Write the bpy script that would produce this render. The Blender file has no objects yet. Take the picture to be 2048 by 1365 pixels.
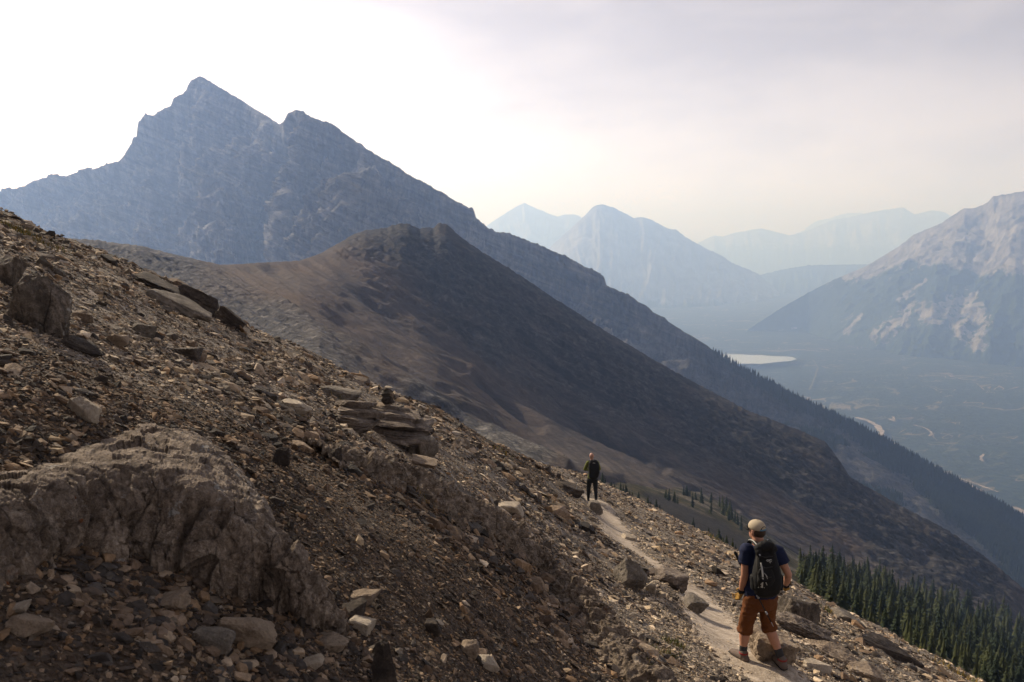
import bpy, bmesh, math, random
import numpy as np
from mathutils import Vector, Matrix
R = math.radians
random.seed(11)
S = bpy.context.scene
COL = S.collection

# ------------------------------------------------------------------ camera
W, H, F = 2048.0, 1365.0, 1536.0          # photograph size, focal length in its pixels (27 mm on 36 mm)
CX, CY, PITCH = W/2, H/2, R(7.5)
cd = bpy.data.cameras.new('camera')
cd.lens, cd.sensor_width, cd.sensor_fit = 27.0, 36.0, 'HORIZONTAL'
cd.clip_start, cd.clip_end = 0.05, 80000
cd.dof.use_dof = True; cd.dof.focus_distance = 13.0; cd.dof.aperture_fstop = 8.0
cam = bpy.data.objects.new('camera', cd); COL.objects.link(cam)
cam.location = (0, 0, 0); cam.rotation_euler = (R(90) - PITCH, 0, 0)
S.camera = cam

# ------------------------------------------------------------------ light
SUN_AZ, SUN_EL = -45.0, 30.0              # degrees, azimuth from the view direction (+y), negative = left
sd = bpy.data.lights.new('sun', 'SUN'); sd.energy = 5.0; sd.angle = R(0.8); sd.color = (1.0, 0.90, 0.78)
sun = bpy.data.objects.new('sun', sd); COL.objects.link(sun)
SDIR = Vector((math.sin(R(SUN_AZ))*math.cos(R(SUN_EL)), math.cos(R(SUN_AZ))*math.cos(R(SUN_EL)), math.sin(R(SUN_EL))))
sun.rotation_euler = SDIR.to_track_quat('Z', 'Y').to_euler()
sun.location = (-200, 150, 260)

wd = bpy.data.worlds.new('World'); S.world = wd; wd.use_nodes = True
nt = wd.node_tree; nt.nodes.clear()
def wn(t, **k):
    n = nt.nodes.new(t)
    for a, b in k.items(): setattr(n, a, b)
    return n
wo = wn('ShaderNodeOutputWorld'); bg = wn('ShaderNodeBackground'); bg.inputs[1].default_value = 0.15
sky = wn('ShaderNodeTexSky', sky_type='NISHITA', sun_disc=False)
sky.sun_elevation = R(SUN_EL); sky.sun_rotation = R(SUN_AZ)
sky.altitude = 2300; sky.air_density = 1.0; sky.dust_density = 6.0; sky.ozone_density = 1.0
# thin smoke cloud veil: pulls the blue towards a pale warm grey, a little uneven
tc = wn('ShaderNodeTexCoord'); mp = wn('ShaderNodeMapping'); mp.inputs['Scale'].default_value = (1.6, 1.6, 5.5)
nz = wn('ShaderNodeTexNoise'); nz.inputs['Scale'].default_value = 2.3; nz.inputs['Detail'].default_value = 7; nz.inputs['Roughness'].default_value = .56
nz.inputs['Distortion'].default_value = .35
cr = wn('ShaderNodeValToRGB'); cr.color_ramp.elements[0].position = .38; cr.color_ramp.elements[0].color = (.79, .775, .775, 1)
cr.color_ramp.elements[1].position = .62; cr.color_ramp.elements[1].color = (1.0, .985, .97, 1)
bw = wn('ShaderNodeRGBToBW')
warm = wn('ShaderNodeMix', data_type='RGBA', blend_type='MULTIPLY'); warm.inputs[0].default_value = 1; warm.inputs[7].default_value = (1.11, .985, .98, 1)
veil = wn('ShaderNodeMix', data_type='RGBA', blend_type='MIX'); veil.inputs[0].default_value = .98
mul = wn('ShaderNodeMix', data_type='RGBA', blend_type='MULTIPLY'); mul.inputs[0].default_value = 1
L = nt.links.new
L(tc.outputs['Generated'], mp.inputs[0]); L(mp.outputs[0], nz.inputs['Vector']); L(nz.outputs[0], cr.inputs[0])
L(sky.outputs[0], bw.inputs[0]); L(bw.outputs[0], warm.inputs[6])
L(sky.outputs[0], veil.inputs[6]); L(warm.outputs[2], veil.inputs[7])
L(veil.outputs[2], mul.inputs[6]); L(cr.outputs[0], mul.inputs[7]); L(mul.outputs[2], bg.inputs[0]); L(bg.outputs[0], wo.inputs[0])

vs = S.view_settings
vs.view_transform = 'Standard'; vs.look = 'None'; vs.gamma = 1.0; vs.exposure = 0.47; vs.use_curve_mapping = False
cy = S.cycles
cy.use_denoising = True; cy.max_bounces = 5; cy.diffuse_bounces = 2; cy.glossy_bounces = 2; cy.volume_bounces = 1
cy.sample_clamp_indirect = 4.0; cy.use_adaptive_sampling = True; cy.adaptive_threshold = 0.015

# ------------------------------------------------------------------ helpers
def pix(px, py):
    """direction of a photograph pixel as (x/y, z/y)"""
    a = (np.asarray(px, float) - CX)/F; b = (CY - np.asarray(py, float))/F
    dy = math.cos(PITCH) + b*math.sin(PITCH)
    return a/dy, (-math.sin(PITCH) + b*math.cos(PITCH))/dy
def pt(px, py, Y):
    tx, tz = pix(px, py); Y = np.asarray(Y, float)
    return np.stack([tx*Y, Y + 0*tx, tz*Y], -1)
def project(P):
    x, y, z = P[..., 0], P[..., 1], P[..., 2]
    d = y*math.cos(PITCH) - z*math.sin(PITCH); u = y*math.sin(PITCH) + z*math.cos(PITCH)
    d = np.maximum(d, 1e-3)
    return CX + F*x/d, CY - F*u/d, d

_r = np.random.RandomState(5)
_PM = np.tile(_r.permutation(256), 3)
_GR = _r.normal(size=(256, 3)); _GR /= np.linalg.norm(_GR, axis=1)[:, None]
def perlin(p):
    p = np.asarray(p, float); sh = p.shape[:-1]; p = p.reshape(-1, 3)
    i = np.floor(p).astype(np.int64); f = p - i; i &= 255
    w = f*f*f*(f*(f*6 - 15) + 10); out = np.zeros(len(p))
    for a in (0, 1):
        for b in (0, 1):
            for c in (0, 1):
                h = _PM[_PM[_PM[(i[:, 0] + a) & 255] + ((i[:, 1] + b) & 255)] + ((i[:, 2] + c) & 255)]
                g = _GR[h]
                d = g[:, 0]*(f[:, 0]-a) + g[:, 1]*(f[:, 1]-b) + g[:, 2]*(f[:, 2]-c)
                out += d*(w[:, 0] if a else 1-w[:, 0])*(w[:, 1] if b else 1-w[:, 1])*(w[:, 2] if c else 1-w[:, 2])
    return (out*1.55).reshape(sh)
def fbm(p, o=4, g=.5, l=2.03):
    p = np.asarray(p, float); a, s, out = 1., 0., 0.
    for k in range(o):
        out = out + a*perlin(p + 17.3*k); s += a; a *= g; p = p*l
    return out/s
def ridged(p, o=4, g=.5, l=2.1):
    p = np.asarray(p, float); a, s, out = 1., 0., 0.
    for k in range(o):
        out = out + a*(1 - 2*np.abs(perlin(p + 9.1*k))); s += a; a *= g; p = p*l
    return out/s
def sstep(a, b, x):
    t = np.clip((x - a)/(b - a), 0, 1); return t*t*(3 - 2*t)
def p3(x, y, z=0.): return np.stack([x, y, np.broadcast_to(z, np.shape(x)) + 0.*x], -1)

def mesh_np(name, V, faces, mat=None, smooth=False, quads=True):
    V = np.ascontiguousarray(V, dtype=np.float32).reshape(-1, 3); faces = np.ascontiguousarray(faces, dtype=np.int32)
    k = faces.shape[1]; n = len(faces)
    me = bpy.data.meshes.new(name)
    me.vertices.add(len(V)); me.vertices.foreach_set('co', V.ravel())
    me.loops.add(n*k); me.loops.foreach_set('vertex_index', faces.ravel())
    me.polygons.add(n); me.polygons.foreach_set('loop_start', np.arange(0, n*k, k, dtype=np.int32))
    if smooth: me.polygons.foreach_set('use_smooth', np.ones(n, dtype=bool))
    else: me.polygons.foreach_set('use_smooth', np.zeros(n, dtype=bool))
    if mat: me.materials.append(mat)
    me.update(calc_edges=True)
    return me
def grid_faces(nv, nu):
    a = np.arange(nv*nu).reshape(nv, nu)
    return np.stack([a[:-1, :-1], a[:-1, 1:], a[1:, 1:], a[1:, :-1]], -1).reshape(-1, 4)
def tag(o, label=None, cat=None, group=None, kind=None):
    for k, v in (('label', label), ('category', cat), ('group', group), ('kind', kind)):
        if v: o[k] = v
    return o
def link(name, me, parent=None, loc=None, rot=None, scale=None):
    o = bpy.data.objects.new(name, me); COL.objects.link(o)
    if parent: o.parent = parent
    if loc is not None: o.location = loc
    if rot is not None: o.rotation_euler = rot
    if scale is not None: o.scale = scale
    return o
def empty(name, loc=(0, 0, 0), rot=(0, 0, 0)):
    o = bpy.data.objects.new(name, None); COL.objects.link(o); o.location = loc; o.rotation_euler = rot
    o.empty_display_size = .2
    return o
def vattr(me, name, vals):
    a = me.attributes.new(name, 'FLOAT', 'POINT'); a.data.foreach_set('value', np.ascontiguousarray(vals, dtype=np.float32).ravel())
def fcolor(me, name, cols):
    a = me.attributes.new(name, 'FLOAT_COLOR', 'FACE')
    c = np.ones((len(cols), 4), np.float32); c[:, :3] = cols; a.data.foreach_set('color', c.ravel())

def facets(G, n, scale, off, tilt, seed):
    """fracture faces: every cell of a random tiling gets its own small offset and tilt"""
    from mathutils import kdtree
    rs_ = np.random.RandomState(seed); P = G.reshape(-1, 3)*np.array(scale); S_ = P[rs_.choice(len(P), n, replace=False)]
    kd = kdtree.KDTree(n)
    for i, q in enumerate(S_): kd.insert(q, i)
    kd.balance(); wob_ = P + .18*np.stack([perlin(P*2.3 + k*7.7) for k in range(3)], -1)
    idx = np.fromiter((kd.find(q)[1] for q in wob_), int, len(P))
    o = rs_.uniform(-1, 1, n)*off; g = rs_.normal(size=(n, 3))*tilt
    return (o[idx] + np.sum(g[idx]*(P - S_[idx]), 1)).reshape(G.shape[:-1])

class NT:
    """tiny node-tree helper"""
    def __init__(s, name, rough=.85, spec=.2):
        s.m = bpy.data.materials.new(name); s.m.use_nodes = True; s.t = s.m.node_tree
        s.b = s.t.nodes['Principled BSDF']; s.b.inputs['Roughness'].default_value = rough
        s.b.inputs['Specular IOR Level'].default_value = spec
        s.geo = None
    def n(s, t, **k):
        x = s.t.nodes.new(t)
        for a, b in k.items(): setattr(x, a, b)
        return x
    def l(s, a, b): s.t.links.new(a, b)
    def pos(s, scale=(1, 1, 1), rot=(0, 0, 0), obj=False):
        if obj: g = s.n('ShaderNodeTexCoord').outputs['Object']
        else: g = s.n('ShaderNodeNewGeometry').outputs['Position']
        m = s.n('ShaderNodeMapping'); m.inputs['Scale'].default_value = scale; m.inputs['Rotation'].default_value = rot
        s.l(g, m.inputs[0]); return m.outputs[0]
    def remap(s, vec, scale):
        m = s.n('ShaderNodeMapping'); m.inputs['Scale'].default_value = scale; s.l(vec, m.inputs[0]); return m.outputs[0]
    def noise(s, vec, scale, detail=5, rough=.55, dist=0):
        x = s.n('ShaderNodeTexNoise'); s.l(vec, x.inputs['Vector'])
        for k, v in (('Scale', scale), ('Detail', detail), ('Roughness', rough), ('Distortion', dist)): x.inputs[k].default_value = v
        return x.outputs[0]
    def voro(s, vec, scale, feat='F1', out=0):
        x = s.n('ShaderNodeTexVoronoi', feature=feat); s.l(vec, x.inputs['Vector']); x.inputs['Scale'].default_value = scale
        return x.outputs[out]
    def ramp(s, fac, stops, interp='LINEAR'):
        x = s.n('ShaderNodeValToRGB'); r = x.color_ramp; r.interpolation = interp
        while len(r.elements) < len(stops): r.elements.new(.5)
        for e, (p, c) in zip(r.elements, stops):
            e.position = p; e.color = (*c, 1) if isinstance(c, (tuple, list)) else (c, c, c, 1)
        s.l(fac, x.inputs[0]); return x.outputs[0]
    def mix(s, fac, a, b, mode='MIX'):
        x = s.n('ShaderNodeMix', data_type='RGBA', blend_type=mode)
        for i, v in ((0, fac), (6, a), (7, b)):
            if hasattr(v, 'is_linked'): s.l(v, x.inputs[i])
            elif isinstance(v, (tuple, list)): x.inputs[i].default_value = (*v[:3], 1)
            else: x.inputs[i].default_value = v
        return x.outputs[2]
    def math(s, op, a, b=0., c=0.):
        x = s.n('ShaderNodeMath', operation=op)
        for i, v in enumerate((a, b, c)):
            if hasattr(v, 'is_linked'): s.l(v, x.inputs[i])
            else: x.inputs[i].default_value = v
        return x.outputs[0]
    def attr(s, name, out='Fac'):
        x = s.n('ShaderNodeAttribute'); x.attribute_name = name; return x.outputs[out]
    def color(s, c):
        if hasattr(c, 'is_linked'): s.l(c, s.b.inputs['Base Color'])
        else: s.b.inputs['Base Color'].default_value = (*c, 1)
        return s
    def bump(s, h, dist, strength=1.):
        x = s.n('ShaderNodeBump'); x.inputs['Strength'].default_value = strength; x.inputs['Distance'].default_value = dist
        s.l(h, x.inputs['Height'])
        if s.b.inputs['Normal'].is_linked: s.l(s.b.inputs['Normal'].links[0].from_socket, x.inputs['Normal'])
        s.l(x.outputs[0], s.b.inputs['Normal']); return s

# ------------------------------------------------------------------ rail surfaces: far terrain
def pchip_like(xs, ys, x): return np.interp(x, xs, ys)
def rail_grid(rails, vpos, nu, nv, u0, u1, vpow=1., u=None, sky=None):
    """rails: polylines of (px, py, distance); returns (nv, nu, 3) points swept from the first rail to the last"""
    u = np.linspace(u0, u1, nu) if u is None else u; RP = []
    for r in rails:
        r = np.array(sorted(r), float)
        RP.append(pt(u, np.interp(u, r[:, 0], r[:, 1]), np.exp(np.interp(u, r[:, 0], np.log(r[:, 2])))))
    RP = np.array(RP); v = np.linspace(0, 1, nv)**vpow; vpos = np.array(vpos, float)
    for w in vpos: v[np.argmin(np.abs(v - w))] = w
    k = np.clip(np.searchsorted(vpos, v, side='right') - 1, 0, len(vpos) - 2)
    t = (v - vpos[k])/(vpos[k+1] - vpos[k])
    # cubic Hermite with finite-difference tangents
    T = np.zeros_like(RP)
    for j in range(len(RP)):
        a, b = max(0, j-1), min(len(RP)-1, j+1); T[j] = (RP[b]-RP[a])/(vpos[b]-vpos[a])
    T0, T1 = T.copy(), T.copy()
    if sky is not None:                      # a sharp crest line: one-sided tangents
        T0[sky] = (RP[sky+1]-RP[sky])/(vpos[sky+1]-vpos[sky]); T1[sky] = (RP[sky]-RP[sky-1])/(vpos[sky]-vpos[sky-1])
    h = (vpos[k+1]-vpos[k])[:, None, None]; t = t[:, None, None]
    return ((2*t**3-3*t**2+1)*RP[k] + (t**3-2*t**2+t)*h*T0[k] + (-2*t**3+3*t**2)*RP[k+1] + (t**3-t**2)*h*T1[k+1])
def grid_normals(G):
    du = np.gradient(G, axis=1); dv = np.gradient(G, axis=0)
    n = np.cross(du, dv); n /= np.linalg.norm(n, axis=-1, keepdims=True) + 1e-9
    s = np.sign(np.sum(n*-G, -1, keepdims=True)); return n*np.where(s == 0, 1, s)
def poly_dist(x, y, pl):
    """distance of (x, y) to a polyline, and signed side"""
    d = np.full(np.shape(x), 1e9); side = np.zeros(np.shape(x)); along = np.zeros(np.shape(x)); acc = 0.
    for (ax, ay), (bx, by) in zip(pl[:-1], pl[1:]):
        ex, ey = bx-ax, by-ay; L2 = ex*ex+ey*ey
        t = np.clip(((x-ax)*ex + (y-ay)*ey)/L2, 0, 1)
        dd = np.hypot(x-ax-t*ex, y-ay-t*ey); m = dd < d
        d = np.where(m, dd, d); side = np.where(m, np.sign(ex*(y-ay) - ey*(x-ax)), side)
        along = np.where(m, acc + t*math.sqrt(L2), along); acc += math.sqrt(L2)
    return d, side, along
def in_poly(x, y, pl):
    c = np.zeros(np.shape(x), bool); n = len(pl)
    for i in range(n):
        (x1, y1), (x2, y2) = pl[i], pl[(i+1) % n]
        if y1 == y2: continue
        c ^= ((y1 > y) != (y2 > y)) & (x < (x2-x1)*(y-y1)/(y2-y1) + x1)
    return c

def terrain(name, G, mat, label, smooth=True):
    me = mesh_np(name, G, grid_faces(*G.shape[:2]), mat, smooth)
    o = link(name, me); tag(o, label, 'terrain', kind='structure'); return o, me

# ---- materials of the far country
def mat_limestone():
    t = NT('limestone_wall', .95, .1)
    v1 = t.pos((1/60, 1/60, 1/260)); v2 = t.remap(t.pos((1, 1, 1), rot=(0, R(-23), 0)), (1/170, 1/170, 1/16)); v3 = t.pos((1/14, 1/14, 1/60))
    streak = t.noise(v1, 1.6, 6, .6); strata = t.noise(v2, 1., 7, .66, .25); fine = t.noise(v3, 1.5, 6, .65)
    s = t.math('ADD', t.math('MULTIPLY', streak, .40), t.math('ADD', t.math('MULTIPLY', strata, .42), t.math('MULTIPLY', fine, .24)))
    c = t.ramp(s, [(.42, (.018, .018, .019)), (.51, (.082, .078, .076)), (.58, (.165, .155, .145)), (.68, (.36, .33, .30))])
    # scree and turf with the forest mask
    c = t.mix(t.math('MULTIPLY', t.attr('talus'), .8), c, t.ramp(fine, [(.38, (.030, .030, .029)), (.62, (.075, .072, .068))])); f = t.attr('forest'); c = t.mix(f, c, (.018, .028, .014)); t.color(c)
    t.bump(s, 32., 1.); return t.m
def mat_ridge():
    t = NT('scree_ridge', .95, .1)
    cmb = t.n('ShaderNodeCombineXYZ'); t.l(t.attr('across'), cmb.inputs[0]); t.l(t.attr('along'), cmb.inputs[1]); dirv = cmb.outputs[0]
    big = t.noise(t.pos((1/90,)*3), 1., 5, .55, .5); gul = t.noise(dirv, 1., 8, .68, .3); fine = t.noise(t.pos((1/5,)*3), 1., 6, .7)
    spk = t.noise(t.pos((1/1.6,)*3), 1., 3, .7)
    scree = t.ramp(t.math('ADD', t.math('MULTIPLY', gul, .55), t.math('MULTIPLY', fine, .45)),
                   [(.36, (.026, .023, .023)), (.5, (.056, .0455, .041)), (.64, (.098, .077, .065))])
    rock = t.ramp(t.math('ADD', t.math('MULTIPLY', gul, .4), t.math('MULTIPLY', fine, .6)),
                  [(.36, (.009, .009, .010)), (.5, (.028, .0275, .028)), (.66, (.080, .075, .070))])
    lime = t.ramp(t.math('ADD', t.math('MULTIPLY', fine, .7), t.math('MULTIPLY', spk, .3)),
                  [(.38, (.026, .025, .026)), (.52, (.072, .068, .066)), (.66, (.22, .205, .19))])
    c = t.mix(t.attr('rock'), scree, rock); c = t.mix(t.attr('lime'), c, lime)
    c = t.mix(t.math('MULTIPLY', t.attr('turf'), t.ramp(big, [(.35, .35), (.6, 1.)])), c, (.088, .058, .039))
    sp = t.ramp(spk, [(.66, 0.), (.74, 1.)]); c = t.mix(t.math('MULTIPLY', sp, .22), c, (.25, .235, .215))
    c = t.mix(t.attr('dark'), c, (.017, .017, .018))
    t.color(c); t.bump(fine, 2.2, .9); t.bump(spk, .6, .6); return t.m
def mat_hazy(name, rockc, scale):
    t = NT(name, .95, .1)
    a = t.noise(t.pos((1/scale,)*3), 1., 7, .6); b = t.noise(t.pos((4/scale, 4/scale, 1/scale)), 1., 6, .65)
    s = t.math('ADD', t.math('MULTIPLY', a, .5), t.math('MULTIPLY', b, .5))
    rock = t.ramp(s, [(.38, tuple(x*.35 for x in rockc)), (.5, rockc), (.64, tuple(min(.6, x*1.7) for x in rockc))])
    tree = t.ramp(b, [(.4, (.012, .020, .012)), (.62, (.030, .045, .024))])
    k = t.noise(t.pos((5/scale, 5/scale, 2/scale)), 1., 8, .7); k2 = t.math('ADD', t.attr('forest'), t.math('MULTIPLY', t.math('SUBTRACT', k, .5), 1.5))
    c = t.mix(t.ramp(k2, [(.42, 0.), (.56, 1.)]), rock, tree); t.color(c); t.bump(s, scale*.12, .8); return t.m

SKY_MAIN = [(-260, 420), (-100, 398), (0, 381), (15, 378), (49, 371), (56, 366), (75, 358), (98, 351), (132, 350), (151, 344), (195, 334), (229, 321), (237, 322), (251, 306),
    (259, 295), (266, 276), (273, 271), (276, 241), (283, 238), (293, 228), (307, 229), (327, 216), (344, 208), (347, 198), (359, 192), (366, 190), (376, 168), (385, 158), (398, 152),
    (405, 154), (488, 205), (559, 249), (566, 244), (576, 227), (590, 222), (605, 224), (615, 233), (656, 245), (683, 263), (732, 298), (781, 327), (825, 354), (878, 383), (912, 403),
    (947, 420), (952, 437), (978, 457), (995, 466), (1022, 469), (1083, 492), (1149, 523), (1189, 543), (1209, 556), (1213, 571), (1259, 593), (1347, 650), (1413, 688), (1479, 727),
    (1600, 792), (1700, 838), (1800, 892), (1900, 948), (2000, 1004), (2048, 1032), (2350, 1200), (2800, 1420)]
def ydep(px, tab): return np.exp(np.interp(px, [a for a, _ in tab], np.log([b for _, b in tab])))
DM = [(-260, 3300), (0, 3100), (276, 2750), (398, 2600), (556, 2420), (568, 2080), (590, 2020), (950, 1820), (1210, 1700), (1450, 1550), (1700, 1400), (2048, 1250), (2800, 1100)]
def mkrail(pts, tab, dpy=0., k=1.): return [(a, b + dpy, float(ydep(a, tab))*k) for a, b in pts]

# ---- main mountain
SKY_MAIN = [(a, b + float(np.interp(a, [1380, 1480], [0, 11]))) for a, b in SKY_MAIN]     # the tree tops, not the ground, draw the skyline there
top = mkrail(SKY_MAIN, DM)
smooth_top = [(-260, 440), (0, 400), (250, 330), (400, 240), (600, 262), (800, 352), (950, 446), (1200, 575), (1400, 692), (1600, 796), (1800, 897), (2048, 1036), (2350, 1206), (2800, 1430)]
up = [(a, b + 40, float(ydep(a, DM))*.975) for a, b in smooth_top]
mid = [(-260, 520, 2500), (0, 500, 2400), (200, 480, 2350), (260, 480, 2150), (330, 470, 2260), (430, 450, 2020), (525, 430, 2120), (570, 420, 1820), (620, 430, 1880), (700, 400, 1600), (790, 420, 1690), (950, 520, 1600), (1210, 670, 1480), (1400, 770, 1380), (1700, 925, 1250), (2048, 1110, 1120), (2350, 1290, 1040), (2800, 1520, 960)]
low = [(-260, 640, 1900), (0, 640, 1800), (300, 640, 1600), (440, 630, 1480), (515, 620, 1600), (555, 620, 1420), (590, 620, 1500), (660, 620, 1280), (760, 620, 1340), (950, 680, 1300), (1210, 800, 1250), (1400, 900, 1180), (1700, 1040, 1080), (2048, 1230, 960), (2350, 1400, 900), (2800, 1640, 840)]
bot = [(a, b + 190, c*.86) for a, b, c in low]
back = mkrail([(a, b + 110) for a, b in SKY_MAIN], DM, 0, 1.16)
back2 = mkrail([(a, b + 260) for a, b in SKY_MAIN], DM, 0, 1.5)
NU, NV = 760, 330
G = rail_grid([back2, back, top, up, mid, low, bot], [0, .04, .09, .22, .55, .82, 1.], NU, NV, -260, 2500, sky=2,
              u=np.concatenate([np.linspace(-260, -20, 40)[:-1], np.linspace(-20, 1260, 600)[:-1], np.linspace(1260, 2100, 110)[:-1], np.linspace(2100, 2500, NU-40-600-110+3)]))
N = grid_normals(G); px, py, _ = project(G)
vv = np.linspace(0, 1, NV)[:, None]*np.ones((1, NU))
q = G.copy()
cliff = 1 - sstep(1300, 1750, px)*.8
fade = sstep(.09, .17, vv)
d = 55*ridged(q*np.array([1/260, 1/260, 1/1100]), 3, .5) + 30*ridged(q*np.array([1/80, 1/80, 1/700]), 4, .6) + 6*ridged(q*np.array([1/24, 1/24, 1/120]), 4, .65) + 3*fbm(q/14., 3, .6)
dip = q[..., 2] + .42*q[..., 0] + 14*fbm(q/160., 3)
d += 9*((dip/52.) % 1.) + 4.5*((dip/19.) % 1.)
def crease(pl, w, a):
    dd, _, _ = poly_dist(px + 7*fbm(q/70., 3), py, pl); return 2.*a*np.exp(-(dd/(1.5*w))**2)
d += crease([(559, 249), (545, 320), (525, 420), (512, 530)], 17, -52) + crease([(700, 335), (640, 420), (600, 470), (568, 540)], 13, -34)
d += crease([(590, 230), (575, 330), (560, 430), (545, 520)], 22, 22) + crease([(735, 372), (690, 400), (660, 450), (625, 530)], 24, 32)
d += crease([(276, 250), (250, 360), (235, 470)], 15, -20) + crease([(400, 160), (420, 260), (440, 380), (450, 500)], 30, 18) + crease([(345, 205), (330, 300), (320, 420)], 14, -18)
d += crease([(952, 430), (985, 470), (1040, 520)], 10, -12) + crease([(1212, 560), (1222, 600), (1240, 640)], 9, -26)
d += facets(G, 900, (1/90., 1/90., 1/230.), 22., 16., 1) + facets(G, 5000, (1/40., 1/40., 1/90.), 6., 6., 2)
d -= np.percentile(d[:, 60:600], 82)
G = G + N*(d*fade*cliff)[..., None]
jag = fade*0 + (1-sstep(.10, .16, vv))*sstep(.04, .08, vv)
lf = 1 - sstep(370, 420, px)
G[..., 2] += jag*((4.5 + 2*lf)*fbm(p3(px/13., px*0 + 3.), 4, .6) + (2 + 5*lf)*(perlin(p3(px/31., px*0 + 5.)) > .05) + 2*(perlin(p3(px/9., px*0 + 8.)) > .2) - 4*lf)*(1-sstep(1300, 1500, px)*.6)
fx, fy, _ = project(G)
FOREST_POLY = [(1330, 600), (1420, 640), (1480, 670), (1700, 780), (2048, 970), (2500, 1230), (2500, 1520), (2150, 1260), (2048, 1195), (1960, 1110), (1850, 1000), (1760, 930), (1690, 880), (1600, 835), (1520, 790), (1440, 735)]
edge = poly_dist(fx, fy, FOREST_POLY + FOREST_POLY[:1])[0]
forest = np.where(in_poly(fx, fy, FOREST_POLY), sstep(0, 26, edge + 26*fbm(q/90., 4)), 0.)
forest = np.maximum(forest, sstep(.05, .3, fbm(q*np.array([1/200, 1/200, 1/90]), 4) + .0)*sstep(1450, 1600, fx)*.75*fade)
MAIN_G, MAIN_F = G, forest
o, me = terrain('mountain', G, mat_limestone(), 'tall grey limestone mountain with twin peaks and a long ridge sloping right')
vattr(me, 'forest', forest); vattr(me, 'talus', sstep(1220, 1420, fx))

# ---- dark scree ridge in the middle distance
TOPR = [(-300, 470, 400), (60, 476, 400), (160, 479, 400), (190, 481, 400), (230, 487, 400), (280, 492, 402), (330, 505, 408), (440, 530, 430), (480, 529, 445), (520, 526, 460), (600, 522, 500), (640, 508, 540), (690, 480, 580), (705, 471, 590),
    (730, 462, 600), (765, 458, 612), (800, 448, 620), (815, 449, 622), (840, 459, 630), (868, 455, 638), (880, 446, 640), (895, 450, 640), (920, 474, 640), (960, 502, 640), (1030, 545, 640), (1100, 592, 640), (1210, 662, 640), (1300, 716, 650), (1400, 772, 645),
    (1500, 824, 620), (1600, 862, 610), (1650, 884, 600), (1672, 912, 585), (1700, 955, 565), (1800, 1012, 540), (1900, 1064, 520), (1980, 1122, 500), (2048, 1178, 480), (2300, 1370, 450), (2600, 1560, 430)]
MID1 = [(-300, 520, 330), (60, 540, 320), (230, 560, 320), (440, 580, 320), (600, 590, 345), (700, 600, 400), (880, 640, 470), (1100, 760, 500), (1300, 850, 520), (1500, 930, 520), (1700, 1030, 500), (1900, 1130, 480), (2048, 1220, 450), (2300, 1400, 420), (2600, 1590, 400)]
MID2 = [(-300, 600, 250), (60, 620, 240), (230, 640, 240), (440, 660, 240), (640, 680, 238), (760, 740, 240), (880, 810, 240), (1000, 850, 290), (1130, 885, 330), (1300, 930, 380), (1500, 1020, 410), (1700, 1110, 420), (1900, 1190, 410), (2048, 1260, 400), (2300, 1430, 380), (2600, 1620, 370)]
BOTR = [(-300, 760, 120), (60, 760, 120), (230, 780, 118), (440, 800, 116), (640, 840, 112), (860, 880, 108), (1000, 915, 108), (1130, 952, 125), (1250, 985, 220), (1400, 1020, 300), (1500, 1075, 330), (1600, 1130, 345), (1800, 1205, 355), (2048, 1275, 360), (2300, 1440, 350), (2600, 1640, 340)]
SUNK = [(a, b + 150, c*.82) for a, b, c in BOTR]
NU, NV = 680, 380
B1 = [(a, b + 60, c*1.16) for a, b, c in TOPR]; B2 = [(a, b + 150, c*1.5) for a, b, c in TOPR]
G = rail_grid([B2, B1, TOPR, MID1, MID2, BOTR, SUNK], [0, .03, .07, .36, .64, .93, 1.], NU, NV, -300, 2500, sky=2,
              u=np.concatenate([np.linspace(-300, 60, 30)[:-1], np.linspace(60, 2060, NU-60+2)[:-1], np.linspace(2060, 2500, 30)]))
N = grid_normals(G); px, py, _ = project(G); q = G
vv = np.linspace(0, 1, NV)[:, None]*np.ones((1, NU)); fade = sstep(.07, .14, vv)
rock = np.clip(np.exp(-(poly_dist(px, py, [(800, 470), (900, 530), (1050, 640), (1250, 760), (1450, 860), (1650, 960), (1800, 1070), (1950, 1150)])[0]/80.)**2)*1.25, 0, 1)
rock = np.maximum(rock, np.exp(-(poly_dist(px, py, [(720, 480), (760, 540), (900, 640), (1000, 700)])[0]/38.)**2))
rock = np.maximum(rock, .9*np.exp(-(poly_dist(px, py, [(690, 480), (800, 452), (900, 470), (1100, 600), (1300, 725)])[0]/34.)**2))
rock = np.clip(rock*(1.0 + 1.3*fbm(q*np.array([1/30, 1/30, 1/30]), 4)), 0, 1)
# fall-line gullies run down to the lower right
fall = (px*.50 - py*.86)          # constant along the fall line in the photograph
w3 = p3(fall/26., (px+py)/420., px*0)
d = 3.2*ridged(w3, 4, .55) + 1.5*fbm(p3(fall/9., (px+py)/260., px*0 + 4.), 4, .6)
d += rock*(3.2*ridged(p3(fall/15., (px+py)/170., px*0 + 6.), 4, .62) + 1.5*ridged(q/9., 3, .6) - 1.)
lime = np.clip(1.15 - poly_dist(px, py, [(160, 500), (300, 560), (440, 640), (640, 700), (860, 850), (1000, 930)])[0]/105., 0, 1)
cl = poly_dist(px, py, [(440, 545), (560, 610), (640, 655), (760, 735), (860, 792), (1000, 880), (1130, 932)])
lime = sstep(-.1, .45, np.where(cl[1] > 0, lime, lime*np.exp(-(cl[0]/14.)**2)) + .3*fbm(q/18., 4))
d += lime*(1.5*ridged(q*np.array([1/9., 1/9., 1/20.]), 4, .65) - .3)
d += 4.0*np.exp(-(cl[0]/15.)**2)*sstep(500, 700, px)
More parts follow.
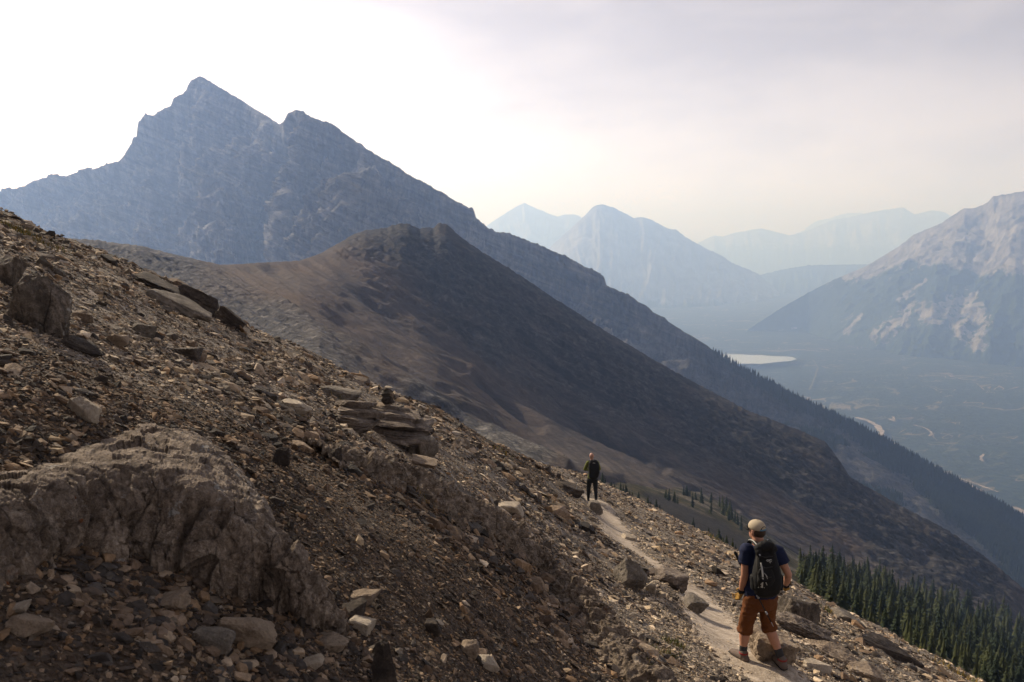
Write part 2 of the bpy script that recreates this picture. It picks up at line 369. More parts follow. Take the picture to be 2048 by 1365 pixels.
for pl, w, a in (([(640, 600), (760, 680), (880, 770), (960, 850)], 14, -3.5), ([(930, 730), (1000, 780), (1050, 822), (1080, 850)], 11, -5.5), ([(900, 640), (1020, 760), (1150, 850), (1300, 900)], 14, -3),
                 ([(700, 560), (800, 640), (930, 730)], 12, -3), ([(1350, 955), (1420, 990), (1470, 1020)], 7, -3.5), ([(1080, 760), (1200, 860), (1330, 930)], 12, -3.4), ([(1480, 900), (1600, 990), (1720, 1060), (1850, 1120)], 12, -3.4), ([(600, 610), (700, 700), (800, 780), (900, 850)], 10, -2.2)):
    dd, _, al = poly_dist(px + 6*fbm(q/30., 3), py, pl); d += a*np.exp(-(dd/w)**2)*sstep(0, 70, al)
d -= np.percentile(d, 75)
G = G + N*(d*fade*np.clip(G[..., 1]/330., .35, 1.3))[..., None]
G[..., 2] += (1-sstep(.08, .13, vv))*sstep(.03, .06, vv)*(1.5*fbm(p3(px/13., px*0 + 8.), 4, .65) + 1.2*np.abs(perlin(p3(px/6.3, px/31.))))*(.22 + .78*sstep(640, 740, px) + .5*(1-sstep(200, 420, px)))
turf = np.clip(np.exp(-(poly_dist(px, py, [(440, 532), (560, 560), (640, 600), (700, 660), (780, 740)])[0]/50.)**2) + .75*np.exp(-(poly_dist(px, py, [(520, 530), (700, 500), (760, 560), (900, 700), (1050, 830)])[0]/46.)**2) + .6*np.exp(-(poly_dist(px, py, [(1450, 970), (1600, 1040), (1700, 1090)])[0]/26.)**2), 0, 1)
turf *= .45 + .75*np.clip(fbm(p3(fall/22., (px+py)/300., px*0 + 2.), 4) + .4, 0, 1)
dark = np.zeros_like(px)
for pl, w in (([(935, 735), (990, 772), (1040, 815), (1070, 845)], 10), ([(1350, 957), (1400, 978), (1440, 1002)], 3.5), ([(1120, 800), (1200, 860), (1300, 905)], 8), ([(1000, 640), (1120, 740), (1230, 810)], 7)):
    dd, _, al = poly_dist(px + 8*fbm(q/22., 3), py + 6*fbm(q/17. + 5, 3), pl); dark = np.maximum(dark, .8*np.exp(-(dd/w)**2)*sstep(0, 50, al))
RIDGE_G = G
o, me = terrain('ridge', G, mat_ridge(), 'dark brown scree ridge with a rocky crest in the middle distance')
for k, v in (('across', fall/9.), ('along', (px+py)/150.), ('rock', rock), ('lime', lime), ('turf', turf), ('dark', dark)): vattr(me, k, v)

# ---- far ranges
def range_(name, sky_pts, Y, base_py, yb, mat, label, nu=260, nv=80, amp=1., u0=None, u1=None, jag=1., forest=None):
    u0 = sky_pts[0][0] if u0 is None else u0; u1 = sky_pts[-1][0] if u1 is None else u1
    t0 = [(a, b, Y) for a, b in sky_pts]
    m_ = [(a, b + (base_py-b)*.42, Y + (yb-Y)*.52) for a, b in sky_pts]
    b_ = [(a, base_py, yb) for a, b in sky_pts]; z_ = [(a, b + 70, Y*1.2) for a, b in sky_pts]
    G = rail_grid([z_, t0, m_, b_], [0, .08, .55, 1.], nu, nv, u0, u1, sky=1); N = grid_normals(G)
    vv = np.linspace(0, 1, nv)[:, None]*np.ones((1, nu)); fade = sstep(.08, .2, vv)
    sc = Y*.055
    px, py, _ = project(G)
    d = amp*sc*(.20*ridged(p3(px/46., py/150., px*0 + Y), 4, .55) + .05*ridged(p3(px/14., py/60., px*0 + Y), 3, .6) + .05*fbm(G/(sc*.5), 3, .6))
    d -= np.percentile(d, 85); G = G + N*(d*fade)[..., None]
    G[..., 2] += (1-sstep(.09, .18, vv))*sstep(.03, .07, vv)*Y/F*jag*(2.6*fbm(p3(px/9., px*0 + Y), 4, .6))
    o, me = terrain(name, G, mat, label)
    px, py, _ = project(G)
    vattr(me, 'forest', forest(px, py, G) if forest else sstep(base_py-150, base_py-60, py))
    return G
hz = mat_hazy('far_rock', (.16, .155, .15), 700.)
range_('mountain', [(900, 505), (977, 449), (1033, 413), (1049, 406), (1069, 416), (1115, 434), (1126, 430), (1149, 429), (1161, 434), (1230, 480), (1320, 540)], 17000, 690, 13500, hz, 'pale hazy peak rising behind the long ridge of the twin-peaked mountain')
range_('mountain', [(1040, 560), (1105, 490), (1160, 440), (1172, 429), (1187, 413), (1202, 408), (1228, 416), (1269, 437), (1282, 434), (1305, 441), (1336, 458), (1351, 459), (1372, 475), (1413, 498), (1443, 511), (1464, 526), (1515, 547), (1580, 600), (1650, 660)],
       11500, 712, 8000, hz, 'hazy blue pointed mountain above the far end of the lake')
range_('hill', [(1440, 580), (1525, 549), (1566, 539), (1618, 531), (1669, 530), (1730, 529), (1850, 535), (2000, 560)], 12500, 700, 9500, hz, 'low hazy wooded hill between two mountains', forest=lambda x, y, g: 1. + 0*x)
range_('mountain', [(1300, 520), (1392, 488), (1428, 471), (1446, 474), (1464, 467), (1523, 457), (1577, 471), (1607, 465), (1669, 439), (1695, 436), (1746, 424), (1807, 415), (1828, 429), (1864, 421), (1889, 424), (1900, 431), (2000, 450), (2200, 470)], 22000, 600, 18000, hz,
       'very pale hazy mountain range on the right horizon', nu=300)
range_('mountain', [(1400, 510), (1560, 480), (1607, 462), (1628, 444), (1660, 437), (1690, 427), (1720, 426), (1741, 431), (1800, 450), (1900, 480)], 28000, 560, 24500, hz, 'faintest farthest mountain crest peeking over the pale range')

# right mountain across the valley
def rforest(x, y, g):
    f = np.ones_like(x)
    n = 30*fbm(g/260., 5, .6)
    bare = sstep(-8, 40, (poly_line(x, [(1500, 600), (1780, 560), (1900, 545), (1960, 560), (2048, 565), (2300, 570)]) - y) + n*1.6)
    f -= bare
    for pl, w in (([(1880, 615), (1940, 600), (1960, 640)], 26), ([(1760, 670), (1830, 620), (1900, 640), (1960, 690)], 22), ([(1690, 665), (1720, 630)], 8), ([(1530, 680), (1590, 660)], 8), ([(1800, 600), (1850, 560)], 6)):
        f -= 1.1*np.exp(-(poly_dist(x + n, y + .6*n, pl)[0]/w)**2)*sstep(-.25, .25, fbm(g/70., 4, .6) + .1)
    return np.clip(f, 0, 1)
def poly_line(x, pl): return np.interp(x, [a for a, _ in pl], [b for _, b in pl])
RM = [(1440, 700), (1511, 650), (1560, 618), (1616, 586), (1669, 559), (1732, 533), (1775, 507), (1801, 491), (1827, 470), (1880, 448), (1928, 417), (1949, 417), (1975, 406), (1986, 393), (2048, 383), (2130, 350), (2230, 330), (2330, 360), (2500, 420), (2700, 500)]
RD = [(1440, 5400), (1616, 5700), (1800, 5500), (2048, 5000), (2300, 4600), (2700, 4300)]
RK = 1.22
top = mkrail(RM, RD, 0, RK)
mid1 = [(1440, 702, 5600), (1616, 650, 5500), (1800, 575, 4950), (2048, 520, 4500), (2300, 500, 4150), (2700, 600, 3900)]
mid2 = [(1440, 706, 5600), (1600, 698, 5500), (1640, 700, 5000), (1800, 680, 4450), (2048, 680, 4000), (2300, 690, 3700), (2700, 740, 3500)]
bot = [(1440, 710, 5700), (1590, 710, 5650), (1650, 742, 4850), (1800, 770, 4380), (2048, 810, 3850), (2300, 840, 3600), (2700, 880, 3350)]
back = mkrail([(a, b + 60) for a, b in RM], RD, 0, 1.2*RK); mid1, mid2, bot = [[(a, b, c*RK) for a, b, c in r_] for r_ in (mid1, mid2, bot)]
NU, NV = 420, 240
G = rail_grid([back, top, mid1, mid2, bot], [0, .06, .4, .75, 1.], NU, NV, 1440, 2650, sky=1); N = grid_normals(G)
vv = np.linspace(0, 1, NV)[:, None]*np.ones((1, NU)); fade = sstep(.06, .16, vv)*(1-.8*sstep(.75, 1, vv))
qx, qy, _ = project(G); sl = qx + .35*qy
d = 80*ridged(p3(sl/130., qy/300., 0*qx), 3, .5) + 15*ridged(p3(sl/30., qy/110., 0*qx + 3), 4, .6) + 6*ridged(p3(sl/9., qy/40., 0*qx + 5), 3, .6) + 7*fbm(G/40., 3, .6)
px, py, _ = project(G); d += facets(G, 900, (1/170., 1/170., 1/260.), 16., 14., 3); d -= np.percentile(d, 82); G = G + N*(d*fade*(.06 + .94*sstep(1600, 1780, px)))[..., None]
px, py, _ = project(G); G[..., 2] += (1-sstep(.07, .14, vv))*sstep(.02, .05, vv)*(11*fbm(p3(px/9., px*0 + 1.), 4, .6))
o, me = terrain('mountain', G, mat_hazy('right_mountain_rock', (.15, .14, .13), 130.), 'broad hazy mountain with pale bare rock patches across the valley')
px, py, _ = project(G); vattr(me, 'forest', rforest(px, py, G))

# ---- valley floor, lake, river
ZV = -800.
t = NT('valley_forest', .95, .1)
a = t.noise(t.pos((1/420, 1/420, 1/420)), 1., 7, .6); b = t.noise(t.pos((1/26,)*3), 1., 5, .7); m = t.noise(t.pos((1/900, 1/300, 1.), rot=(0, 0, .5)), 1., 5, .55)
c = t.ramp(b, [(.38, (.010, .017, .011)), (.55, (.026, .040, .022)), (.7, (.045, .06, .03))])
c = t.mix(t.ramp(m, [(.57, 0.), (.64, .85)]), c, t.ramp(a, [(.4, (.07, .08, .04)), (.6, (.24, .18, .11))]))
t.color(c); t.bump(b, 16., .9)
n1, n2 = 240, 240
yy = np.linspace(700, 30000, n2)**1.; yy = 700*(31000/700)**np.linspace(0, 1, n2)
xx = np.linspace(-1.3, 1.3, n1)
X = xx[None, :]*yy[:, None]*1.15; Yv = yy[:, None] + 0*X
Z = ZV + 14*fbm(p3(X/500., Yv/500.), 4) + 5*fbm(p3(X/60., Yv/60.), 3)
Z -= 12*np.exp(-((np.hypot((X-1900)/900., (Yv-5300)/700.))**4))
terrain('valley_floor', np.stack([X, Yv, Z], -1), t.m, 'forested blue-green valley floor far below')
def floor_pt(px, py, z): tx, tz = pix(px, py); Y = z/tz; return tx*Y, Y
def flat_poly(name, pts, z, mat, label, thick=0.):
    bm = bmesh.new(); vs_ = [bm.verts.new((*floor_pt(a, b, z), z)) for a, b in pts]
    f = bm.faces.new(vs_); bmesh.ops.triangulate(bm, faces=[f]); me = bpy.data.meshes.new(name); bm.to_mesh(me); bm.free(); me.materials.append(mat)
    o = link(name, me); tag(o, label, 'water' if name in ('lake', 'river') else 'road', kind='structure'); return o
tw = NT('lake_painted_reflection', .25, .5); tw.color((.27, .30, .31))  # pale base colour stands in for bright haze mirrored in the water
def wob(pts, k, amp):
    out = []
    pts = pts + pts[:1]
    for (a, b), (c, e) in zip(pts[:-1], pts[1:]):
        for i in range(k): f = i/k; out.append((a+(c-a)*f + random.uniform(-1, 1)*amp*4, b+(e-b)*f + random.uniform(-1, 1)*amp))
    return out
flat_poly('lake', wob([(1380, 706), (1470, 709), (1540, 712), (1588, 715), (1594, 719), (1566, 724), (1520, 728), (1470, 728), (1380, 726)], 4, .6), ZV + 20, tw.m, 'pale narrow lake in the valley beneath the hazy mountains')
tg = NT('gravel_road', .9, .2); tg.color(tg.ramp(tg.noise(tg.pos((1/30,)*3), 1., 4), [(.35, (.16, .125, .10)), (.65, (.34, .28, .225))]))
def strip(name, pl, w, z, mat, label):
    P = [floor_pt(a, b, z) for a, b in pl]; L_, R_ = [], []
    for i in range(len(P)):
        a, b = P[max(0, i-1)], P[min(len(P)-1, i+1)]; dx, dy = b[0]-a[0], b[1]-a[1]; l = math.hypot(dx, dy)
        ww = w*random.uniform(.6, 1.25); L_.append((P[i][0]-dy/l*ww, P[i][1]+dx/l*ww, z)); R_.append((P[i][0]+dy/l*ww, P[i][1]-dx/l*ww, z))
    V = L_ + R_; n = len(P); me = bpy.data.meshes.new(name); me.from_pydata(V, [], [(i, i+1, n+i+1, n+i) for i in range(n-1)]); me.materials.append(mat)
    o = link(name, me); tag(o, label, 'road' if 'road' in name else 'river', kind='structure')
def dens(pl, k=5):
    o = []
    for (a, b), (c, e) in zip(pl[:-1], pl[1:]):
        for i in range(k): o.append((a+(c-a)*i/k + random.uniform(-.7, .7), b+(e-b)*i/k + random.uniform(-.4, .4)))
    return o + [pl[-1]]
strip('road', dens([(1712, 835), (1735, 841), (1755, 852), (1763, 864), (1762, 872), (1772, 880)]), 13, ZV + 13, tg.m, 'pale gravel road bend on the valley floor, nearest the lake')
strip('road', dens([(1786, 886), (1800, 897), (1830, 915), (1860, 935), (1880, 945), (1920, 962), (1950, 978), (1978, 998)]), 13, ZV + 14, tg.m, 'long straight pale gravel road running along the valley floor')
strip('road', dens([(2028, 1014), (2040, 1020), (2060, 1032), (2100, 1050)]), 8, ZV + 13, tg.m, 'short pale road stretch at the right edge of the valley')
strip('river', dens([(1786, 833), (1788, 840), (1778, 838), (1790, 843)]), 6, ZV + 12, tg.m, 'small pale stream loop beyond the gravel road bend')
strip('river', dens([(1826, 850), (1850, 856), (1862, 864), (1864, 869), (1858, 872)]), 5, ZV + 12, tg.m, 'thin pale stream hook in the middle of the valley')
strip('river', dens([(1968, 908), (1962, 914), (1963, 920), (1966, 923)]), 5, ZV + 12, tg.m, 'tiny curved pale stream at the right of the valley')
strip('river', dens([(1912, 955), (1950, 967), (1980, 978), (1996, 984)]), 4, ZV + 12, tg.m, 'thin broken gravel bar beside the long valley road')
tg2 = NT('clearing_grass', .9, .1); tg2.color((.09, .085, .055))
strip('river', dens([(1626, 720), (1636, 735), (1628, 760), (1618, 780)]), 5, ZV + 12, tg2.m, 'faint pale clearing line running down from the lake')

# ---- the air
hb = bmesh.new(); bmesh.ops.create_cube(hb, size=1.); me = bpy.data.meshes.new('haze'); hb.to_mesh(me); hb.free()
hm = bpy.data.materials.new('haze_air'); hm.use_nodes = True; ht = hm.node_tree; ht.nodes.clear()
ho = ht.nodes.new('ShaderNodeOutputMaterial'); hv = ht.nodes.new('ShaderNodeVolumePrincipled'); ht.links.new(hv.outputs[0], ho.inputs['Volume'])
hv.inputs['Color'].default_value = (.36, .545, 1.0, 1); hv.inputs['Absorption Color'].default_value = (.72, .72, .72, 1)
hv.inputs['Density'].default_value = 1.6e-4; hv.inputs['Anisotropy'].default_value = .3; hv.inputs['Density Attribute'].default_value = ''
me.materials.append(hm)
hz0, hz1 = ZV - 420, 1150.
ob = link('haze', me, loc=(0, 16800, (hz0+hz1)/2), scale=(90000, 34400, hz1-hz0))
tag(ob, 'pale blue smoke haze filling the valley air', 'haze', kind='stuff')

# ------------------------------------------------------------------ the near slope
SIL = [(0, 434), (50, 457), (100, 480), (150, 495), (200, 515), (260, 543), (300, 562), (350, 585), (400, 606), (440, 634), (470, 645), (500, 668), (560, 693), (600, 705), (650, 735), (700, 757), (750, 780), (810, 803), (873, 826), (912, 845), (946, 870), (990, 893),
       (1040, 915), (1087, 934), (1144, 946), (1175, 955), (1201, 967), (1238, 983), (1276, 1001), (1321, 1022), (1370, 1050), (1412, 1070), (1468, 1100), (1530, 1138), (1591, 1170), (1622, 1191), (1682, 1225), (1743, 1252), (1786, 1273), (1816, 1296), (1880, 1322), (1962, 1366), (2048, 1412)]
_sx, _sz = pix([a for a, _ in SIL], [b for _, b in SIL])
_DC = [(-.70, 13.5), (-.5, 15), (-.25, 18), (-.1, 21), (0., 32), (.06, 60), (.105, 100), (.2, 95), (.27, 75), (.36, 55), (.5, 42), (.62, 34), (.8, 30)]
_tt = np.linspace(-.8, .8, 321); _cc = np.log(np.interp(_tt, [a for a, _ in _DC], [b for _, b in _DC]))
for _ in range(260): _cc[1:-1] = (_cc[:-2] + 2*_cc[1:-1] + _cc[2:])/4
def crest(t): return np.exp(np.interp(t, _tt, _cc))
_pf = np.polyfit(_sx, _sz, 4)
def losz(t, w):
    tc_ = np.clip(t, _sx[0], _sx[-1]); z = np.interp(tc_, _sx, _sz)*w + np.polyval(_pf, tc_)*(1-w)
    return z + np.where(t < _sx[0], -.47*(t-_sx[0]), 0) + np.where(t > _sx[-1], -.47*(t-_sx[-1]), 0)
def base(x, y):
    ys = np.maximum(y, .25); t = x/ys; D = crest(np.clip(t, -.8, .8)); r = ys/D
    z = losz(t, sstep(.35, .95, r))*ys - 1.6*np.minimum(1 - r, 1)**2*np.where(r < 1, 1, 0) - np.where(r > 1, np.minimum(7*(r-1)**2, 14*(r-1)), 0)*D/22.
    return np.where(y < .25, -1.6 - .2*(y-.25) - .47*x, z)
def hit(px, py, fn=None, y0=.9, y1=130.):
    """first point of the ground seen at a photograph pixel"""
    fn = fn or ground; tx, tz = pix(px, py)
    ys = np.geomspace(y0, y1, 900); g = fn(tx*ys, ys) - tz*ys
    k = np.argmax(g > 0) if (g > 0).any() else len(ys)-1
    if k == 0: Y = ys[0]
    else: Y = ys[k-1] + (ys[k]-ys[k-1])*(-g[k-1])/(g[k]-g[k-1])
    return np.array([tx*Y, Y, tz*Y])
def hitxy(pl, fn=base): return [tuple(hit(a, b, fn)[:2]) for a, b in pl]
RIB = hitxy([(620, 905), (760, 950), (870, 1000), (960, 1050), (1040, 1105), (1110, 1165), (1170, 1225), (1220, 1285), (1262, 1350)])
RIB = RIB + [(RIB[-1][0] + .6, RIB[-1][1] - 1.6), (RIB[-1][0] + .9, RIB[-1][1] - 8.)]
TRAIL = hitxy([(1188, 1000), (1205, 1022), (1228, 1055), (1240, 1082), (1275, 1108), (1330, 1142), (1392, 1182), (1418, 1222), (1445, 1266), (1500, 1318), (1570, 1360), (1660, 1430)])
LEDGE_B = [(-160, 1250), (-60, 1215), (20, 1185), (95, 1150), (190, 1108), (290, 1118), (400, 1170), (500, 1208), (590, 1240), (650, 1258), (690, 1268)]
LEDGE_T = [(-160, 960), (-60, 930), (20, 905), (95, 888), (190, 872), (290, 866), (400, 893), (500, 962), (590, 1068), (650, 1165), (690, 1255)]
LB = hitxy(LEDGE_B)
def ground0(x, y):
    z = base(x, y)
    d, s, al = poly_dist(x, y, RIB)
    z = z - (.09*sstep(-.05, .75, s*d)*(1-sstep(3., 9., d))*sstep(-2., 1., y) - .07*np.exp(-(d/.35)**2))*sstep(0., 2.2, al)
    # ground behind the foreground ledge is banked up to its top
    db, sb, _ = poly_dist(x, y, LB)
    z = z + .17*np.exp(-((x+1.75)/1.15)**2 - ((y-4.0)/.9)**2)
    return z
def ground(x, y):
    x = np.asarray(x, float); y = np.asarray(y, float)
    z = ground0(x, y); dt = poly_dist(x, y, TRAIL)[0]
    k = np.clip(y/9., .25, 1.6)*(1 - .85*np.exp(-(dt/.55)**2))
    z = z + k*(.16*fbm(p3(x/2.6, y/2.6), 3) + .075*ridged(p3(x/1.1, y/1.1, 3.), 3)) + .022*fbm(p3(x/.22, y/.22, 7.), 3)*np.clip(k, .4, 1)
    z = z - .06*np.exp(-(dt/.42)**2)
    for (fx_, fy_, Yf, rr_) in FEET:                     # trodden level spots under the hikers
        p = pt(fx_, fy_, Yf); w = np.exp(-(np.hypot(x-p[0], y-p[1])/rr_)**4)
        z = z*(1-w) + w*(p[2] - .06*(x-p[0]) - .12*(y-p[1]))
    return z
FEET = [(1522, 1331, 8.2, .62), (1184, 1003, 27.4, .8)]

def mat_ground():
    t = NT('stony_dirt', .95, .15)
    a = t.noise(t.pos((.35,)*3), 1., 5, .6); b = t.noise(t.pos((6,)*3), 1., 6, .7); v = t.voro(t.pos((26,)*3), 1.)
    g = t.noise(t.pos((55,)*3), 1., 3, .6)
    s = t.math('ADD', t.math('MULTIPLY', b, .6), t.math('MULTIPLY', g, .4))
    brown = t.ramp(s, [(.34, (.022, .016, .012)), (.5, (.068, .049, .035)), (.64, (.16, .118, .085))])
    grey = t.ramp(s, [(.34, (.07, .06, .05)), (.5, (.20, .17, .14)), (.66, (.42, .36, .295))])
    c = t.mix(t.math('MAXIMUM', t.attr('pale'), t.ramp(a, [(.5, 0.), (.68, .55)])), brown, grey)
    t.color(c); t.bump(v, .035, .7); t.bump(b, .06, .8); t.bump(g, .012, .6); return t.m
# polar patch around the camera, finest in front
ang = np.concatenate([np.linspace(-115, -42, 50)[:-1], np.linspace(-42, 42, 360), np.linspace(42, 115, 50)[1:]])
rad = np.geomspace(.35, 150, 340)
A, RR = np.meshgrid(np.radians(ang), rad); X, Y = RR*np.sin(A), RR*np.cos(A)
Zg = ground(X, Y)
gme = mesh_np('hillside', np.stack([X, Y, Zg], -1), grid_faces(*X.shape), mat_ground(), True)
hill = link('hillside', gme); tag(hill, 'steep brown stony slope in the foreground', 'ground', kind='structure')
def paleness(x, y):
    d, s, _ = poly_dist(x, y, RIB); return sstep(-.1, .8, s*d)*sstep(.0, .6, 1 + x*0)*np.where(y > 1, 1, 0)*(1-sstep(14, 26, -x*0 + np.where(x < 1., y, 0)))
vattr(gme, 'pale', paleness(X, Y)*.85)

# trail: a worn gravel sheet on the slope
tp = np.array(TRAIL); seg = np.r_[0, np.cumsum(np.hypot(*np.diff(tp, axis=0).T))]
ss = np.linspace(0, seg[-1], 240); cxs = np.interp(ss, seg, tp[:, 0]); cys = np.interp(ss, seg, tp[:, 1])
for _ in range(12): cxs[1:-1] = (cxs[:-2]+2*cxs[1:-1]+cxs[2:])/4; cys[1:-1] = (cys[:-2]+2*cys[1:-1]+cys[2:])/4
tx_, ty_ = np.gradient(cxs), np.gradient(cys); ln = np.hypot(tx_, ty_); nx, ny = -ty_/ln, tx_/ln
wv = np.linspace(-1, 1, 13)
half = np.interp(cys, [7., 11., 17., 27.], [.70, .62, .62, .78])
ww = half[None, :]*wv[:, None]*(1 + .28*perlin(p3(ss/1.3, ss*0))[None]*np.sign(wv)[:, None] + .22*fbm(p3(ss/.35, ss*0 + 4), 3)[None] + .22*fbm(p3(ss/.3, ss*0 + 9), 3)[None]*np.sign(wv)[:, None])
TX, TY = cxs[None]+nx[None]*ww, cys[None]+ny[None]*ww
TZ = ground(TX, TY) + .018 - .05*np.abs(wv[:, None])**3
t = NT('trail_gravel', .95, .1)
b = t.noise(t.pos((9,)*3), 1., 6, .7); g = t.noise(t.pos((70,)*3), 1., 3, .6)
dk = t.noise(t.pos((1.7,)*3), 1., 5, .65)
c = t.ramp(t.math('ADD', t.math('MULTIPLY', b, .6), t.math('MULTIPLY', g, .4)), [(.34, (.20, .162, .128)), (.5, (.43, .36, .288)), (.66, (.68, .585, .48))])
t.color(t.mix(t.ramp(dk, [(.42, 0.), (.66, .65)]), c, t.mix(1., c, (.52, .50, .48), 'MULTIPLY'))); t.bump(b, .03, .7); t.bump(g, .012, .8)
o = link('trail', mesh_np('trail', np.stack([TX, TY, TZ], -1), grid_faces(*TX.shape), t.m, True)); tag(o, 'pale dusty footpath winding down the slope past the hikers', 'path', kind='structure')

# ---- slope beyond the crest on the right, carrying the forest
FB0 = [(1090, 962, 85), (1150, 965, 92), (1250, 1000, 90), (1400, 1075, 74), (1591, 1182, 54), (1750, 1268, 44), (1962, 1385, 34), (2300, 1570, 28), (2700, 1780, 24)]
FB1 = [(1090, 945, 125), (1150, 958, 140), (1250, 992, 150), (1400, 1062, 150), (1591, 1150, 140), (1750, 1235, 130), (1962, 1330, 115), (2300, 1500, 105), (2700, 1700, 100)]
FB2 = [(1090, 940, 180), (1150, 950, 200), (1250, 968, 235), (1320, 985, 255), (1400, 1010, 265), (1480, 1050, 262), (1591, 1125, 250), (1750, 1190, 245), (1962, 1275, 230), (2300, 1440, 220), (2700, 1640, 215)]
FB3 = [(1090, 938, 240), (1150, 944, 270), (1250, 955, 305), (1400, 985, 345), (1500, 1040, 360), (1600, 1115, 362), (1800, 1190, 372), (2048, 1262, 375), (2300, 1420, 365), (2700, 1620, 350)]
SK = [(a, b + 40, c*.8) for a, b, c in FB0]
NU, NV = 260, 150
G = rail_grid([SK, FB0, FB1, FB2, FB3], [0, .08, .35, .7, 1.], NU, NV, 1090, 2650)
px, py, _ = project(G)
G[..., 2] += 1.2*fbm(G/26., 4) + .25*ridged(G/4., 3) - .15
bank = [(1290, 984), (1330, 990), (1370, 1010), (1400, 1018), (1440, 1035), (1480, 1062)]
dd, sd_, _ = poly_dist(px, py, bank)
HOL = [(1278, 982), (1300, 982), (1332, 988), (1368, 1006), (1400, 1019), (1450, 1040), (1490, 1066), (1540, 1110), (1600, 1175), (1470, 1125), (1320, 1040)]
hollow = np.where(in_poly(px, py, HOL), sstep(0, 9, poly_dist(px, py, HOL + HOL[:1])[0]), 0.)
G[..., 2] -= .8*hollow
FS_G = G
t = NT('alpine_turf', .95, .1)
a = t.noise(t.pos((1/5,)*3), 1., 6, .65); b = t.noise(t.pos((1/1.1,)*3), 1., 5, .7)
turf = t.ramp(a, [(.38, (.014, .015, .008)), (.52, (.036, .032, .015)), (.66, (.080, .060, .030))])
stone = t.ramp(b, [(.38, (.05, .042, .034)), (.52, (.15, .125, .10)), (.66, (.30, .26, .21))])
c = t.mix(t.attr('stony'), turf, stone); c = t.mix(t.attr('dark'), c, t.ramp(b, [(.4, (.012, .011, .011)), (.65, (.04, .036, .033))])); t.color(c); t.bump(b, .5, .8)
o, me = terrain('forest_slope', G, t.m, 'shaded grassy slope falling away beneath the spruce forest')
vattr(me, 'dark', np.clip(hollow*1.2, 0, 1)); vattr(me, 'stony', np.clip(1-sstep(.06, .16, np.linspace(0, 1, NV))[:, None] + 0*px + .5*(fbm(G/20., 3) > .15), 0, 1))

# ------------------------------------------------------------------ rock meshes
def mat_rock(name, dark, midc, lite, lichen=0., stripe=(1, 1, 1), rs=1., cracks=0.):
    t = NT(name, .93, .15)
    a = t.noise(t.pos(tuple(3.2*x*rs for x in stripe)), 1., 10, .72, .3); b = t.noise(t.pos((22*rs,)*3), 1., 6, .72); g = t.noise(t.pos((90*rs,)*3), 1., 3, .6)
    s = t.math('ADD', t.math('MULTIPLY', a, .55), t.math('ADD', t.math('MULTIPLY', b, .3), t.math('MULTIPLY', g, .15)))
    c = t.ramp(s, [(.36, dark), (.5, midc), (.64, lite)])
    if lichen:
        w = t.noise(t.pos((7.,)*3), 1., 5, .7, .4); k = t.noise(t.pos((4.3,)*3, (1, .4, 2)), 1., 5, .7, .6)
        c = t.mix(t.ramp(w, [(.63, 0.), (.66, lichen)]), c, (.42, .41, .39))
        c = t.mix(t.ramp(k, [(.67, 0.), (.69, lichen)]), c, (.24, .075, .022))
    if cracks:
        v = t.voro(t.pos(tuple(cracks*x for x in stripe)), 1., 'DISTANCE_TO_EDGE'); w2 = t.noise(t.pos((6.,)*3), 1., 5, .7)
        k = t.math('MULTIPLY', t.ramp(v, [(.0, 1.), (.035, 0.)]), t.ramp(w2, [(.42, 0.), (.6, 1.)])); c = t.mix(t.math('MULTIPLY', k, .8), c, tuple(x*.3 for x in dark)); t.color(c); t.bump(t.math('SUBTRACT', 0., k), .03, .8)
    t.color(c); t.bump(a, .07, .8); t.bump(b, .03, 1.); t.bump(g, .006, .8); return t.m
M_TAN = mat_rock('tan_limestone', (.10, .075, .055), (.27, .21, .155), (.46, .37, .28))
M_GREY = mat_rock('grey_limestone', (.05, .044, .038), (.165, .142, .118), (.36, .31, .26))
M_PALE = mat_rock('pale_limestone', (.16, .13, .10), (.40, .335, .26), (.60, .52, .42))
M_DARK = mat_rock('dark_shale', (.022, .019, .018), (.07, .058, .05), (.17, .14, .115))
M_LEDGE = mat_rock('lichened_ledge', (.034, .028, .024), (.27, .215, .17), (.62, .52, .42), .85, (2.4, 2.4, .8), 1.6, 3.4)
M_KNOB = mat_rock('lichened_knob', (.026, .023, .021), (.12, .10, .082), (.34, .285, .235), .8, (2.2, 2.2, .6), 1., 2.6)
M_STRATA = mat_rock('layered_limestone', (.035, .03, .027), (.17, .137, .112), (.42, .35, .285), 0., (.8, .8, 4.), 1., 1.6)
M_RIB = mat_rock('rib_limestone', (.03, .025, .02), (.23, .182, .14), (.56, .46, .36), .3, (2.2, 2.2, 3.5), 1.4, 3.2)

